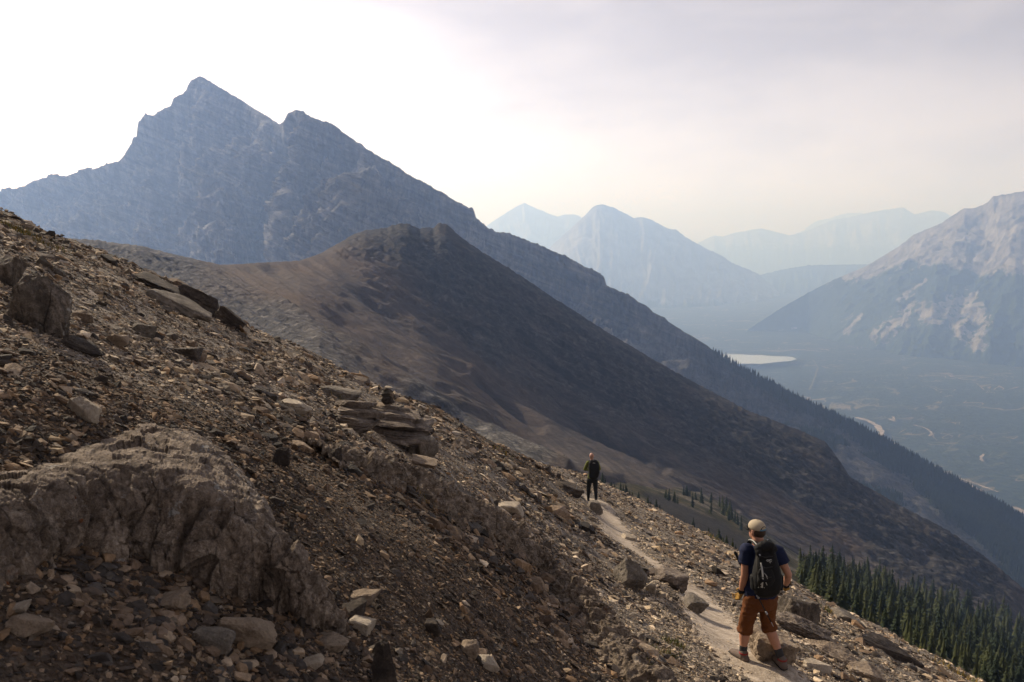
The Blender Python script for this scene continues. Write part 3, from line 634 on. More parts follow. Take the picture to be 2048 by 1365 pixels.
def ico(sub):
    bm = bmesh.new(); bmesh.ops.create_icosphere(bm, subdivisions=sub, radius=1.)
    V = np.array([v.co[:] for v in bm.verts]); Fc = np.array([[v.index for v in f.verts] for f in bm.faces]); bm.free(); return V, Fc
ICO = {k: ico(k) for k in (3, 4, 5)}
def rock_shape(seed, sub=4, planes=9, rough=.075, strata=0., nlay=7, cut=(.62, 1.)):
    rs = np.random.RandomState(seed); V, Fc = ICO[sub]
    n = rs.normal(size=(planes, 3)); n /= np.linalg.norm(n, axis=1)[:, None]
    ax = np.concatenate([np.eye(3), -np.eye(3)]) + rs.normal(size=(6, 3))*.22; ax /= np.linalg.norm(ax, axis=1)[:, None]
    n = np.concatenate([n, ax]); d = np.r_[rs.uniform(cut[0], cut[1], planes), rs.uniform(.55, .85, 6)]
    dots = V@n.T; r = np.min(np.where(dots > .05, d/np.maximum(dots, .05), 9), axis=1)
    P = V*np.minimum(r, 1.25)[:, None]
    e = fbm(P*1.7 + seed, 4, .6)*rough*1.6 + ridged(P*4.2 + seed, 3, .6)*rough*.7
    P = P*(1 + e[:, None])
    if strata:
        lay = P[:, 2]*nlay + 1.2*fbm(P*1.3 + seed*2, 3)
        P[:, :2] *= (1 + strata*(np.abs((lay % 1) - .5)*2 - .5) + strata*1.2*perlin(p3(np.floor(lay), np.floor(lay)*0 + seed*.37, 0)))[:, None]
    return P/np.abs(P).max(0), Fc
def rock_mesh(name, seed, size, mat, taper=0., **k):
    P, Fc = rock_shape(seed, **k)
    if taper: P[:, :2] *= (1 - taper*.5*(P[:, 2:3] + 1)); P[:, 0] -= .25*taper*(P[:, 2] + 1)
    return mesh_np(name, P*np.array(size)/2, Fc, mat, False)
def px2m(p): 
    return (p[1]*math.cos(PITCH) - p[2]*math.sin(PITCH))/F
def rot_on(slope=True, tilt=(0, 0), yaw=0.):
    return (R(tilt[0]), R(tilt[1]), R(yaw))
def boulder(name, px, py, w, h, mat, label, seed, dep=1., tilt=(0, 0), yaw=0, sink=.2, cat='rock', group=None, lift=0., **k):
    p = hit(px, py); m = px2m(p)
    me = rock_mesh(name, seed, (w*m, w*m*dep, h*m*1.15), mat, **k)
    o = link(name, me, loc=(p[0], p[1] + w*m*dep*.25, p[2] + h*m*(.5 - sink) + lift), rot=rot_on(True, tilt, yaw))
    return tag(o, label, cat, group)

# ---- outcrop sweeps
def sweep(name, rails, vpos, nu, nv, mat, disp, label, cat='rock'):
    RP = np.array(rails)                      # (k, n, 3)
    n0 = RP.shape[1]; ui = np.linspace(0, n0-1, nu); RU = np.stack([np.stack([np.interp(ui, np.arange(n0), r[:, c]) for c in range(3)], -1) for r in RP])
    for _ in range(6): RU[:, 1:-1] = (RU[:, :-2] + 2*RU[:, 1:-1] + RU[:, 2:])/4
    v = np.linspace(0, 1, nv); vpos = np.array(vpos); k = np.clip(np.searchsorted(vpos, v, side='right')-1, 0, len(vpos)-2)
    t = ((v-vpos[k])/(vpos[k+1]-vpos[k]))[:, None, None]; T = np.array([(RU[min(j+1, len(RU)-1)]-RU[max(j-1, 0)])/(vpos[min(j+1, len(RU)-1)]-vpos[max(j-1, 0)]) for j in range(len(RU))])
    h = (vpos[k+1]-vpos[k])[:, None, None]
    G = (2*t**3-3*t**2+1)*RU[k] + (t**3-2*t**2+t)*h*T[k]*.8 + (-2*t**3+3*t**2)*RU[k+1] + (t**3-t**2)*h*T[k+1]*.8
    G = G + grid_normals(G)*disp(G, v)[..., None]
    o = link(name, mesh_np(name, G, grid_faces(nv, nu), mat, False)); return tag(o, label, cat)
n_ = 60; ii = np.linspace(0, len(LEDGE_B)-1, n_)
bx_ = np.interp(ii, range(len(LEDGE_B)), [a for a, _ in LEDGE_B]); by_ = np.interp(ii, range(len(LEDGE_B)), [b for _, b in LEDGE_B])
tx2 = np.interp(ii, range(len(LEDGE_T)), [a for a, _ in LEDGE_T]); ty2 = np.interp(ii, range(len(LEDGE_T)), [b for _, b in LEDGE_T])
Bp = np.array([hit(a, b) for a, b in zip(bx_, by_)])
drop_ = np.interp(tx2, [-160, 100, 300, 480, 600, 690], [80, 85, 74, 58, 26, 2])
Tp = np.array([pt(a, b + dr, B[1] + (.24 if a < 330 else max(.05, .24 - (a-330)*.0006))) for a, b, dr, B in zip(tx2, ty2, drop_, Bp)])
rad_ = Bp*np.array([1, 1, 0]); rad_ /= np.linalg.norm(rad_, axis=1)[:, None]
up_ = np.array([0, 0, 1.])
mid_ = (Bp*.5 + Tp*.5) - rad_*.05
wr = sstep(430, 600, tx2)[:, None]
Gp = np.array([hit(a, b) for a, b in zip(tx2, ty2)])
back1 = Gp + up_*(-.05 + .12*sstep(90, 420, tx2))[:, None] - rad_*.06; back1 = back1*(1-wr) + (Tp + rad_*.16 - up_*.10)*wr
back2_ = back1 + rad_*.5; back2_[:, 2] = ground(back2_[:, 0], back2_[:, 1]) - .16
def ldisp(G, v):
    f = sstep(0, .1, v)[:, None]*(1-sstep(.85, 1., v)[:, None])
    col = ridged(G*np.array([4.2, 4.2, 1.3]), 4, .6)
    ck = np.exp(-(perlin(G*np.array([2.6, 2.6, .9]) + 31)/.05)**2)
    blk = np.floor(3*perlin(G*np.array([2.1, 2.1, 1.1]) + 5.) + .8*fbm(G*5., 3))/3.
    tp_ = 1 - .75*sstep(.5, .66, v)[:, None]
    fc = facets(G, 150, (2.4, 2.4, 1.3), .026, .030, 4) + facets(G, 1500, (6., 6., 3.5), .007, .014, 5)
    return f*(fc*(.35 + .65*tp_) + .02*col*tp_ + .02*blk*tp_ + .04*fbm(G*2.2, 4, .6) + (.014*tp_ + .006)*ridged(G*12., 4, .65) - .05*ck*tp_)
sweep('rock_outcrop', [Bp - up_*.4 - rad_*.02, Bp - up_*.02, mid_, Tp, back1, back2_], [0, .12, .35, .58, .76, 1.], 520, 190, M_LEDGE, ldisp,
      'long weathered rock ledge with orange lichen spots above the gravel at lower left')
rp = np.array(RIB[:-1]); seg = np.r_[0, np.cumsum(np.hypot(*np.diff(rp, axis=0).T))]; ss = np.linspace(0, seg[-1], 80)
rx, ry = np.interp(ss, seg, rp[:, 0]), np.interp(ss, seg, rp[:, 1])
for _ in range(8): rx[1:-1] = (rx[:-2]+2*rx[1:-1]+rx[2:])/4; ry[1:-1] = (ry[:-2]+2*ry[1:-1]+ry[2:])/4
tx3, ty3 = np.gradient(rx), np.gradient(ry); l3 = np.hypot(tx3, ty3); nx3, ny3 = -ty3/l3, tx3/l3
def rr(off, dz):
    x, y = rx + nx3*off, ry + ny3*off; return np.stack([x, y, ground0(x, y) + dz], -1)
taper = np.sin(np.linspace(0.12, math.pi-.05, 80))**.5
def rdisp(G, v):
    f = sstep(0, .15, v)[:, None]*(1-sstep(.85, 1, v)[:, None])
    return f*(facets(G, 260, (2.6, 2.6, 2.6), .032, .04, 6) + facets(G, 2400, (8., 8., 8.), .009, .02, 7) + .06*fbm(G*1.4 + 3, 4, .6) + .045*ridged(G*4.5, 4, .6) + .018*ridged(G*13, 4, .65) - .05*np.exp(-(perlin(G*2.2 + 11)/.06)**2))
sweep('rock_rib', [rr(-.52, -.14), rr(-.27, .04*taper), rr(-.03, .17*taper), rr(.15, .01), rr(.28, -.36)], [0, .3, .58, .8, 1.], 620, 90, M_RIB, rdisp, 'long pale rock rib curving down the middle of the scree to the bottom edge')

# ---- single rocks
B = boulder
p = hit(66, 668); m = px2m(p)
kn = rock_mesh('rock', 71, (140*m, 150*m, 185*m), M_KNOB, sub=5, rough=.13, cut=(.72, 1.05))
tag(link('rock', kn, loc=(p[0]-.12, p[1]+.32, p[2]+18*m), rot=(R(-8), R(10), R(20))), 'upright weathered rock knob with white lichen at the left edge', 'rock')
B('rock', 10, 566, 60, 64, M_KNOB, 'small pale rock beside the upright knob at the left edge', 72, tilt=(0, 12))
B('rock', 168, 838, 84, 46, M_PALE, 'pale chipped wedge of stone lying on the left scree', 73, .6, (10, 18), -20, sink=.25)
B('rock', 1388, 1226, 58, 32, M_GREY, 'grey flat-faced boulder on the left edge of the trail', 74, .9, (0, 6), 10, sink=.15)
B('rock', 1342, 1176, 76, 42, M_STRATA, 'rounded layered boulder beside the trail, above the flat-faced one', 75, .9, (0, 14), 30, sink=.2, strata=.06)
B('rock', 1268, 1174, 74, 50, M_GREY, 'smooth grey tilted slab left of the trail', 76, .8, (18, 24), 15, sink=.2)
B('rock', 1304, 1186, 24, 24, M_PALE, 'small yellowish stone next to the tilted grey slab', 77, 1.)
B('rock', 1262, 1082, 34, 12, M_PALE, 'bright whitish slab at the trail edge below the far hiker', 79, .9, (0, 10), 0, sink=.35)
B('rock', 482, 1288, 128, 52, M_TAN, 'large tan slab lying on the gravel at lower left', 80, .8, (-22, 20), 35, sink=.3)
B('rock', 420, 1300, 86, 40, M_GREY, 'grey slab propped under the large tan slab', 81, .7, (8, 22), 10, sink=.25)
B('rock', 340, 1218, 76, 34, M_TAN, 'tan pointed slab half buried in the gravel pile', 82, .7, (12, -14), -10, sink=.3)
B('rock', 45, 1268, 92, 44, M_TAN, 'square flat tan slab near the bottom left corner', 83, .7, (-18, 6), 5, sink=.3)
B('rock', 28, 1228, 66, 20, M_PALE, 'thin pale shard above the square tan slab', 84, .5, (0, -12), 0, sink=.2)
B('rock', 778, 1392, 92, 120, M_DARK, 'dark triangular stone standing at the bottom edge', 85, .6, (6, 4), 0, sink=.12, planes=6, taper=.62)
B('rock', 705, 1238, 62, 34, M_DARK, 'dark oval slab beside the end of the rock ledge', 86, .8, (0, -18), 20, sink=.25)
B('rock', 722, 1208, 72, 24, M_TAN, 'split tan slab above the dark oval slab', 87, .8, (0, -14), 0, sink=.25)
B('rock', 720, 1262, 56, 30, M_PALE, 'pale speckled stone below the dark oval slab', 88, .9, (0, 12), 0, sink=.25)
B('rock', 655, 1300, 74, 24, M_TAN, 'low tan slab below the tip of the ledge', 89, .8, (0, 14), 0, sink=.3)
B('rock', 626, 1338, 44, 30, M_PALE, 'pale tan angular stone low on the scree', 90, .9, (10, -18), 0, sink=.2)
B('rock', 940, 1312, 40, 34, M_TAN, 'round brown stone in the lower middle scree', 91, .9, sink=.2, planes=22)
B('rock', 972, 1338, 58, 24, M_PALE, 'pale split slab near the bottom middle', 92, .7, (0, 24), 20, sink=.2)
B('rock', 862, 1268, 40, 30, M_DARK, 'reddish dark block in the lower scree', 93, .9, sink=.2)
B('rock', 1020, 1028, 66, 26, M_PALE, 'pale broken block at the top of the rock rib', 94, .8, (0, 12), 0, sink=.3)
B('rock', 1140, 990, 52, 30, M_DARK, 'dark rounded boulder just left of the far hiker', 95, .9, (0, 16), 20, sink=.25)
B('rock', 1190, 1026, 34, 26, M_GREY, 'small grey boulder at the trail edge below the far hiker', 96, .9, sink=.2)
B('rock', 1598, 1258, 74, 84, M_KNOB, 'dark craggy upright rock behind the near hiker', 97, .9, (0, 16), 10, sink=.25, rough=.09, sub=4)
B('rock', 1606, 1276, 130, 50, M_STRATA, 'long grey tilted slab behind the near hiker\'s legs', 98, .6, (0, 26), 0, sink=.4, strata=.08, sub=5, rough=.11)
B('rock', 1548, 1322, 104, 74, M_TAN, 'yellowish rounded bedrock between the near hiker\'s legs', 99, .9, (0, 14), 0, sink=.42, rough=.12, strata=.05)
B('rock', 1680, 1322, 120, 32, M_TAN, 'pale cracked bedrock slab to the right of the near hiker', 100, .8, (0, 22), 0, sink=.5, strata=.08, sub=5, rough=.12)
B('rock', 1792, 1318, 190, 34, M_DARK, 'long dark earthy bank low on the right slope', 101, .4, (0, 27), 0, sink=.42, rough=.13, sub=5)
B('rock', 1742, 1362, 96, 34, M_TAN, 'pale slab overhanging a dark gap at the bottom right', 102, .8, (0, 18), 0, sink=.4, strata=.08, sub=5, rough=.11)
B('rock', 1640, 1346, 64, 22, M_PALE, 'small pale slab beside the near hiker\'s shadow', 103, .7, (0, 20), 0, sink=.25)
B('rock', 1700, 1246, 60, 18, M_GREY, 'grey stone near the small spruces on the right crest', 104, .8, (0, 20), 0, sink=.3)
B('rock', 385, 614, 92, 44, M_DARK, 'dark jagged slab jutting from the left skyline', 105, .8, (0, 28), 20, sink=.3, strata=.10, rough=.08)
B('rock', 455, 652, 62, 44, M_DARK, 'smaller dark slab jutting from the left skyline', 106, .7, (0, 38), 10, sink=.3, strata=.10, rough=.08)
B('rock', 300, 578, 150, 26, M_DARK, 'long flat dark slab along the upper left slope', 107, .8, (0, 24), 0, sink=.3, strata=.08)
B('rock', 355, 622, 140, 28, M_GREY, 'long tilted grey slab below the skyline slabs', 108, .7, (0, 28), 10, sink=.3, strata=.08)
B('rock', 585, 822, 70, 26, M_PALE, 'pale flat slab in the middle of the upper scree', 109, 1., (0, 10), 0, sink=.35, strata=.06)
B('rock', 680, 800, 84, 28, M_GREY, 'grey flat slab up-slope from the cairn', 110, 1., (0, 16), 0, sink=.35, strata=.08)
B('rock', 375, 716, 60, 28, M_DARK, 'dark slab pair in the upper scree', 111, .9, (0, 14), 0, sink=.3, strata=.08)
B('rock', 232, 692, 46, 28, M_TAN, 'tan tilted block in the upper left scree', 112, .8, (0, -16), 0, sink=.25)
B('rock', 160, 640, 50, 22, M_TAN, 'tan angular block next to the lichened knob', 113, .7, (0, 18), 0, sink=.25)
B('rock', 285, 668, 64, 30, M_GREY, 'grey domed slab in the upper left scree', 114, .9, (0, 10), 0, sink=.35, strata=.06)
B('rock', 150, 700, 100, 24, M_DARK, 'long dark shale slab below the tan block', 115, .6, (0, 24), 0, sink=.3, strata=.08)
B('rock', 1095, 948, 14, 18, M_DARK, 'small dark stone standing on the skyline left of the far hiker', 116, .8, sink=.1)
B('rock', 1118, 958, 12, 14, M_DARK, 'tiny dark stone standing nearest the far hiker on the skyline', 117, .8, sink=.1)
B('rock', 560, 930, 40, 44, M_DARK, 'pointed dark stone standing in the middle scree', 118, .6, (0, 10), 0, sink=.2)
B('rock', 672, 930, 24, 44, M_DARK, 'narrow upright dark stone below the layered rocks', 119, .7, (0, 6), 0, sink=.15)

# layered overhang carrying the cairn
p = hit(782, 886); pl_ = p; m = px2m(p); LAY = empty('layered_rock', p)
tag(LAY, 'big layered rock overhanging a dark hollow, with the cairn above', 'rock')
for i, (dx, dz, w, h, tl, sd_) in enumerate([(0, 6, 176, 28, 6, 201), (10, 20, 160, 22, 8, 202), (-6, 32, 140, 20, 9, 203), (-22, 43, 104, 16, 11, 204)]):
    me = rock_mesh('slab', sd_, (w*m, w*m*.8, h*m), M_STRATA, sub=4, strata=.05, nlay=3, rough=.045)
    link('slab', me, LAY, loc=(dx*m, .35 + i*.10, dz*m), rot=(R(-3), R(tl), R(10*i)))
for dx, dz, w, h, sd_, tl in [(66, -14, 58, 56, 206, 28), (-74, -8, 60, 40, 207, -10), (40, -20, 18, 30, 208, 12)]:
    link('slab', rock_mesh('slab', sd_, (w*m, w*m, h*m), M_GREY, rough=.06), LAY, loc=(dx*m, .15, dz*m), rot=(0, R(tl), 0))
p2 = hit(702, 862); m = px2m(p2); LAY2 = empty('layered_rock', p2); tag(LAY2, 'smaller layered rock ledge left of the cairn', 'rock')
for i, (dx, dz, w, h, sd_) in enumerate([(0, 0, 120, 40, 211), (6, 18, 110, 24, 212), (-6, 32, 92, 18, 213)]):
    link('slab', rock_mesh('slab', sd_, (w*m, w*m*.8, h*m), M_STRATA, strata=.07, nlay=4, rough=.05), LAY2, loc=(dx*m, .3 + i*.1, dz*m), rot=(R(-3), R(9), R(20*i)))
p3_ = hit(806, 926); m = px2m(p3_)
tag(link('rock', rock_mesh('rock', 215, (60*m, 60*m, 16*m), M_TAN), loc=(p3_[0]+40*m, p3_[1], p3_[2]+2*m), rot=(0, R(10), 0)), 'flat tan slab lying in front of the dark hollow', 'rock')
# cairn
p = pt(775, 819, pl_[1] + .62); m = px2m(p); CA = empty('cairn', p); tag(CA, 'small cairn of stacked flat stones on the slope', 'cairn')
z = -2*m
for w, h, dx, mt, sd_ in [(58, 7, 2, M_GREY, 221), (40, 7, -8, M_TAN, 222), (30, 10, 0, M_DARK, 223), (31, 5, 1, M_DARK, 224), (20, 6, -4, M_DARK, 225), (24, 5, -2, M_GREY, 226), (16, 5, -3, M_DARK, 227), (20, 3.5, 1, M_PALE, 228)]:
    z += h*m*.5; link('stone', rock_mesh('stone', sd_, (w*m, w*m*.8, h*m*1.1), mt, sub=4, rough=.04), CA, loc=(dx*m, 0, z), rot=(R(random.uniform(-4, 4)), R(random.uniform(-4, 4)), R(random.uniform(0, 360)) if w < 28 else 0)); z += h*m*.5
link('stone', rock_mesh('stone', 229, (9*m, 9*m, 15*m), M_TAN), CA, loc=(9*m, 0, 27*m), rot=(0, R(10), 0))

# ------------------------------------------------------------------ scree: tens of thousands of loose stones
def hull_proto(seed, npts, sx=1., sy=.72, sz=.42):
    rs = np.random.RandomState(seed); p = rs.normal(size=(npts, 3)); p /= np.linalg.norm(p, axis=1)[:, None]; p *= rs.uniform(.75, 1., (npts, 1))
    p = np.sign(p)*np.abs(p)**.75; p *= np.array([sx, sy*rs.uniform(.75, 1.25), sz*rs.uniform(.6, 1.5)])
    bm = bmesh.new(); vs_ = [bm.verts.new(q) for q in p]; r = bmesh.ops.convex_hull(bm, input=vs_)
    bmesh.ops.delete(bm, geom=[v for v in bm.verts if not v.link_faces], context='VERTS'); bmesh.ops.triangulate(bm, faces=bm.faces[:])
    bm.verts.index_update(); V = np.array([v.co[:] for v in bm.verts]); Fc = np.array([[v.index for v in f.verts] for f in bm.faces]); bm.free()
    return V/np.abs(V[:, 0]).max()*.5, Fc
SMALL = [hull_proto(s, 8 + s % 3) for s in range(24)]
BIG = [hull_proto(100+s, 22 + s % 5) for s in range(16)]
t = NT('scree_stone', .92, .18)
tn = t.n('ShaderNodeAttribute', attribute_type='INSTANCER', attribute_name='tint').outputs['Color']
g1 = t.noise(t.pos((38,)*3), 1., 5, .65); c = t.mix(t.ramp(g1, [(.3, .0), (.7, 1.)]), t.mix(1., tn, (.55, .55, .55), 'MULTIPLY'), t.mix(1., tn, (1.35, 1.32, 1.28), 'MULTIPLY'))
t.color(c); t.bump(g1, .012, .8); M_SCREE = t.m
PAL_B = np.array([(.26, .195, .14), (.17, .125, .092), (.11, .085, .068), (.07, .058, .05), (.36, .28, .20), (.045, .04, .037), (.14, .10, .07), (.25, .17, .105), (.09, .08, .073), (.055, .047, .042)])
PAL_P = np.array([(.38, .32, .255), (.28, .24, .195), (.19, .16, .13), (.11, .096, .084), (.50, .425, .335), (.42, .34, .24), (.24, .215, .187), (.075, .066, .058)])
t = NT('loose_stone', .92, .18)
rnd = t.n('ShaderNodeObjectInfo').outputs['Random']; g1 = t.noise(t.pos((26,)*3), 1., 6, .65)
pc = t.ramp(rnd, [(i/len(PAL_B), tuple(PAL_B[i])) for i in range(len(PAL_B))], 'CONSTANT')
c = t.mix(t.ramp(g1, [(.3, 0.), (.7, 1.)]), t.mix(1., pc, (.5, .5, .5), 'MULTIPLY'), t.mix(1., pc, (1.4, 1.37, 1.33), 'MULTIPLY')); t.color(c); t.bump(g1, .02, .9); M_LOOSE = t.m
big_me = []
for i, (V, Fc) in enumerate(BIG): big_me.append(mesh_np('stone', V, Fc, M_LOOSE, False))

rs = np.random.RandomState(3)
def scatter(y0, y1, n, smin, smax, tmin=-.8, tmax=.8, alpha=3.35):
    u = rs.rand(n); y = np.sqrt(y0**2 + u*(y1**2-y0**2)); tt = rs.uniform(tmin, tmax, n); x = tt*y
    ok = y < crest(tt)*1.12; x, y, tt = x[ok], y[ok], tt[ok]; n = len(x)
    v = rs.rand(n); k = 1-alpha; s = (smin**k + v*(smax**k - smin**k))**(1/k)
    coarse = fbm(p3(x/1.8, y/1.8, 2.), 3); s *= np.clip(1 + 1.5*coarse, .6, 2.3)
    dt = poly_dist(x, y, TRAIL)[0]; hw = np.interp(y, [7., 11., 17., 27.], [.54, .48, .54, .70])
    s = np.where(y < 3.4, np.minimum(s, .075), s)
    keep = ~((dt < hw*(.72 + .3*rs.rand(n))) & ((s > .085) | (rs.rand(n) < np.interp(y, [8, 13, 16, 22], [.05, .2, .7, .9])))); keep &= ~((dt < hw + .25) & (s > .16))
    return np.stack([x[keep], y[keep], s[keep]], 1)
pts = np.concatenate([scatter(1.0, 2.2, 10000, .012, .06), scatter(2.2, 3.6, 34000, .013, .10), scatter(3.6, 6.5, 110000, .014, .14), scatter(6.5, 12, 150000, .0185, .20, -.72, .72), scatter(12, 22, 130000, .030, .36, -.7, .72), scatter(22, 60, 75000, .05, .5, -.02, .7), scatter(60, 110, 14000, .14, .7, .03, .5)])
z = ground(pts[:, 0], pts[:, 1]); e = .05
z0 = ground0(pts[:, 0], pts[:, 1]); nxg = -(ground0(pts[:, 0]+e, pts[:, 1]) - z0)/e; nyg = -(ground0(pts[:, 0], pts[:, 1]+e) - z0)/e
nrm = np.stack([nxg, nyg, np.ones_like(z)], -1); nrm /= np.linalg.norm(nrm, axis=1)[:, None]
nrm = nrm*.75 + np.array([0, 0, .25]) + rs.normal(size=nrm.shape)*.22; nrm /= np.linalg.norm(nrm, axis=1)[:, None]
a = rs.uniform(0, 2*math.pi, len(z)); h = np.stack([np.cos(a), np.sin(a), 0*a], -1); ex = h - nrm*np.sum(h*nrm, 1)[:, None]; ex /= np.linalg.norm(ex, axis=1)[:, None]
ey = np.cross(nrm, ex); RM_ = np.stack([ex, ey, nrm], -1)      # columns
pos = np.stack([pts[:, 0], pts[:, 1], z], -1) + nrm*(pts[:, 2]*.03)[:, None]
flat = np.where(rs.rand(len(z)) < .4, .5, 1.)*rs.uniform(.8, 1.25, len(z))
pale = np.clip(paleness(pts[:, 0], pts[:, 1])*.75 + np.exp(-(poly_dist(pts[:, 0], pts[:, 1], TRAIL)[0]/.8)**2) + .2*rs.normal(size=len(z)), 0, 1.15)
reg = fbm(p3(pts[:, 0]/2.5, pts[:, 1]/2.5, 9.), 3)
tint = np.where(rs.rand(len(z))[:, None] < pale[:, None]*.85, PAL_P[rs.randint(0, len(PAL_P), len(z))], PAL_B[rs.randint(0, len(PAL_B), len(z))])*rs.uniform(.75, 1.2, (len(z), 1))*(1 + .45*reg[:, None])*np.where(pale[:, None] > .5, np.array([1.12, 1.08, 1.03]), np.array([.82, .78, .74]))
spx, spy, sdp = project(pos); sz = pts[:, 2]*F/sdp
inside = (spx > 10) & (spx < 2030) & (spy > 10) & (spy < 1350) & (pts[:, 1] < crest(pts[:, 0]/pts[:, 1])*.97)
score = np.where(inside, sz, 0); order = np.argsort(-score)[:300]
pick = np.zeros(len(z), bool); pick[order] = True
for j, i in enumerate(order):
    M4 = np.eye(4); M4[:3, :3] = RM_[i]@np.diag([pts[i, 2], pts[i, 2], pts[i, 2]*flat[i]]); M4[:3, 3] = pos[i]
    o = link('stone', big_me[j % len(big_me)], hill); o.matrix_world = Matrix(M4.tolist())
rest = np.where(~pick)[0]; n = len(rest)
kinds = bpy.data.collections.new('stone_kinds')
for V, Fc in SMALL: kinds.objects.link(bpy.data.objects.new('stone_kind', mesh_np('stone_kind', V, Fc, M_SCREE, False)))
Rm = RM_[rest]
eul = np.stack([np.arctan2(Rm[:, 2, 1], Rm[:, 2, 2]), -np.arcsin(np.clip(Rm[:, 2, 0], -1, 1)), np.arctan2(Rm[:, 1, 0], Rm[:, 0, 0])], -1)
sme = bpy.data.meshes.new('scree'); sme.vertices.add(n); sme.vertices.foreach_set('co', np.ascontiguousarray(pos[rest], dtype=np.float32).ravel())
def pattr(nm, ty, key, arr): a_ = sme.attributes.new(nm, ty, 'POINT'); a_.data.foreach_set(key, np.ascontiguousarray(arr).ravel())
pattr('turn', 'FLOAT_VECTOR', 'vector', eul.astype(np.float32)); pattr('size', 'FLOAT_VECTOR', 'vector', np.stack([pts[rest, 2], pts[rest, 2], pts[rest, 2]*flat[rest]], -1).astype(np.float32))
pattr('pick', 'INT', 'value', rs.randint(0, len(SMALL), n).astype(np.int32)); pattr('tint', 'FLOAT_COLOR', 'color', np.concatenate([tint[rest], np.ones((n, 1))], 1).astype(np.float32))
ng = bpy.data.node_groups.new('scatter_stones', 'GeometryNodeTree')
ng.interface.new_socket('Geometry', in_out='INPUT', socket_type='NodeSocketGeometry'); ng.interface.new_socket('Geometry', in_out='OUTPUT', socket_type='NodeSocketGeometry')
gi, go = ng.nodes.new('NodeGroupInput'), ng.nodes.new('NodeGroupOutput'); ip = ng.nodes.new('GeometryNodeInstanceOnPoints'); ci = ng.nodes.new('GeometryNodeCollectionInfo')
ci.inputs[0].default_value = kinds; ci.inputs['Separate Children'].default_value = True; ci.inputs['Reset Children'].default_value = True
def na(nm, ty): x = ng.nodes.new('GeometryNodeInputNamedAttribute'); x.data_type = ty; x.inputs[0].default_value = nm; return x.outputs[0]
e2r = ng.nodes.new('FunctionNodeEulerToRotation'); lk = ng.links.new
lk(gi.outputs[0], ip.inputs['Points']); lk(ci.outputs[0], ip.inputs['Instance']); ip.inputs['Pick Instance'].default_value = True; lk(na('pick', 'INT'), ip.inputs['Instance Index'])
lk(na('turn', 'FLOAT_VECTOR'), e2r.inputs[0]); lk(e2r.outputs[0], ip.inputs['Rotation']); lk(na('size', 'FLOAT_VECTOR'), ip.inputs['Scale']); lk(ip.outputs[0], go.inputs[0])
so = link('scree', sme, hill); tag(so, 'loose brown scree stones covering the slope', kind='stuff')
md = so.modifiers.new('stones', 'NODES'); md.node_group = ng

# ---- tufts of dry yellow-green grass between the stones
VV, FF, CC = [], [], []
rg = np.random.RandomState(9)
for a, b, n_, sp, yel in [(30, 462, 260, 34, .3), (60, 476, 160, 26, .6), (838, 985, 160, 22, .8), (868, 1000, 130, 16, .5), (688, 806, 60, 10, .8), (700, 812, 60, 10, .8), (812, 838, 70, 12, .5), (1352, 1290, 150, 16, .2), (1330, 1312, 120, 16, .3), (1290, 1330, 160, 18, .3), (1310, 1352, 160, 20, .8), (1420, 1075, 60, 12, .4), (1660, 1225, 80, 14, .4), (1920, 1352, 220, 30, .7), (1000, 905, 50, 10, .6)]:
    c0 = hit(a, b); m = px2m(c0)
    for k in range(n_):
        x, y = c0[0] + rg.normal()*sp*m, c0[1] + rg.normal()*sp*m*1.2; zz = float(ground(x, y)) ; hgt = rg.uniform(6, 14)*m*.9 + .012; w = max(.003, .9*m); an = rg.uniform(0, 6.28); ln_ = rg.uniform(.2, .9)*hgt
        bx, by = math.cos(an), math.sin(an); i0 = len(VV); VV += [(x-by*w, y+bx*w, zz - .01), (x+by*w, y-bx*w, zz - .01), (x+bx*ln_, y+by*ln_, zz + hgt)]; FF.append((i0, i0+1, i0+2))
        c = np.array((.24, .16, .04)) if rg.rand() < yel else np.array((.09, .10, .03)); CC.append(c*rg.uniform(.6, 1.2))
t = NT('dry_grass', .9, .1); t.color(t.attr('tint', 'Color')); gm = mesh_np('grass', np.array(VV), np.array(FF), t.m, False); fcolor(gm, 'tint', np.array(CC))
tag(link('grass', gm), 'small tufts of dry yellow-green grass between the stones', 'grass', kind='stuff')

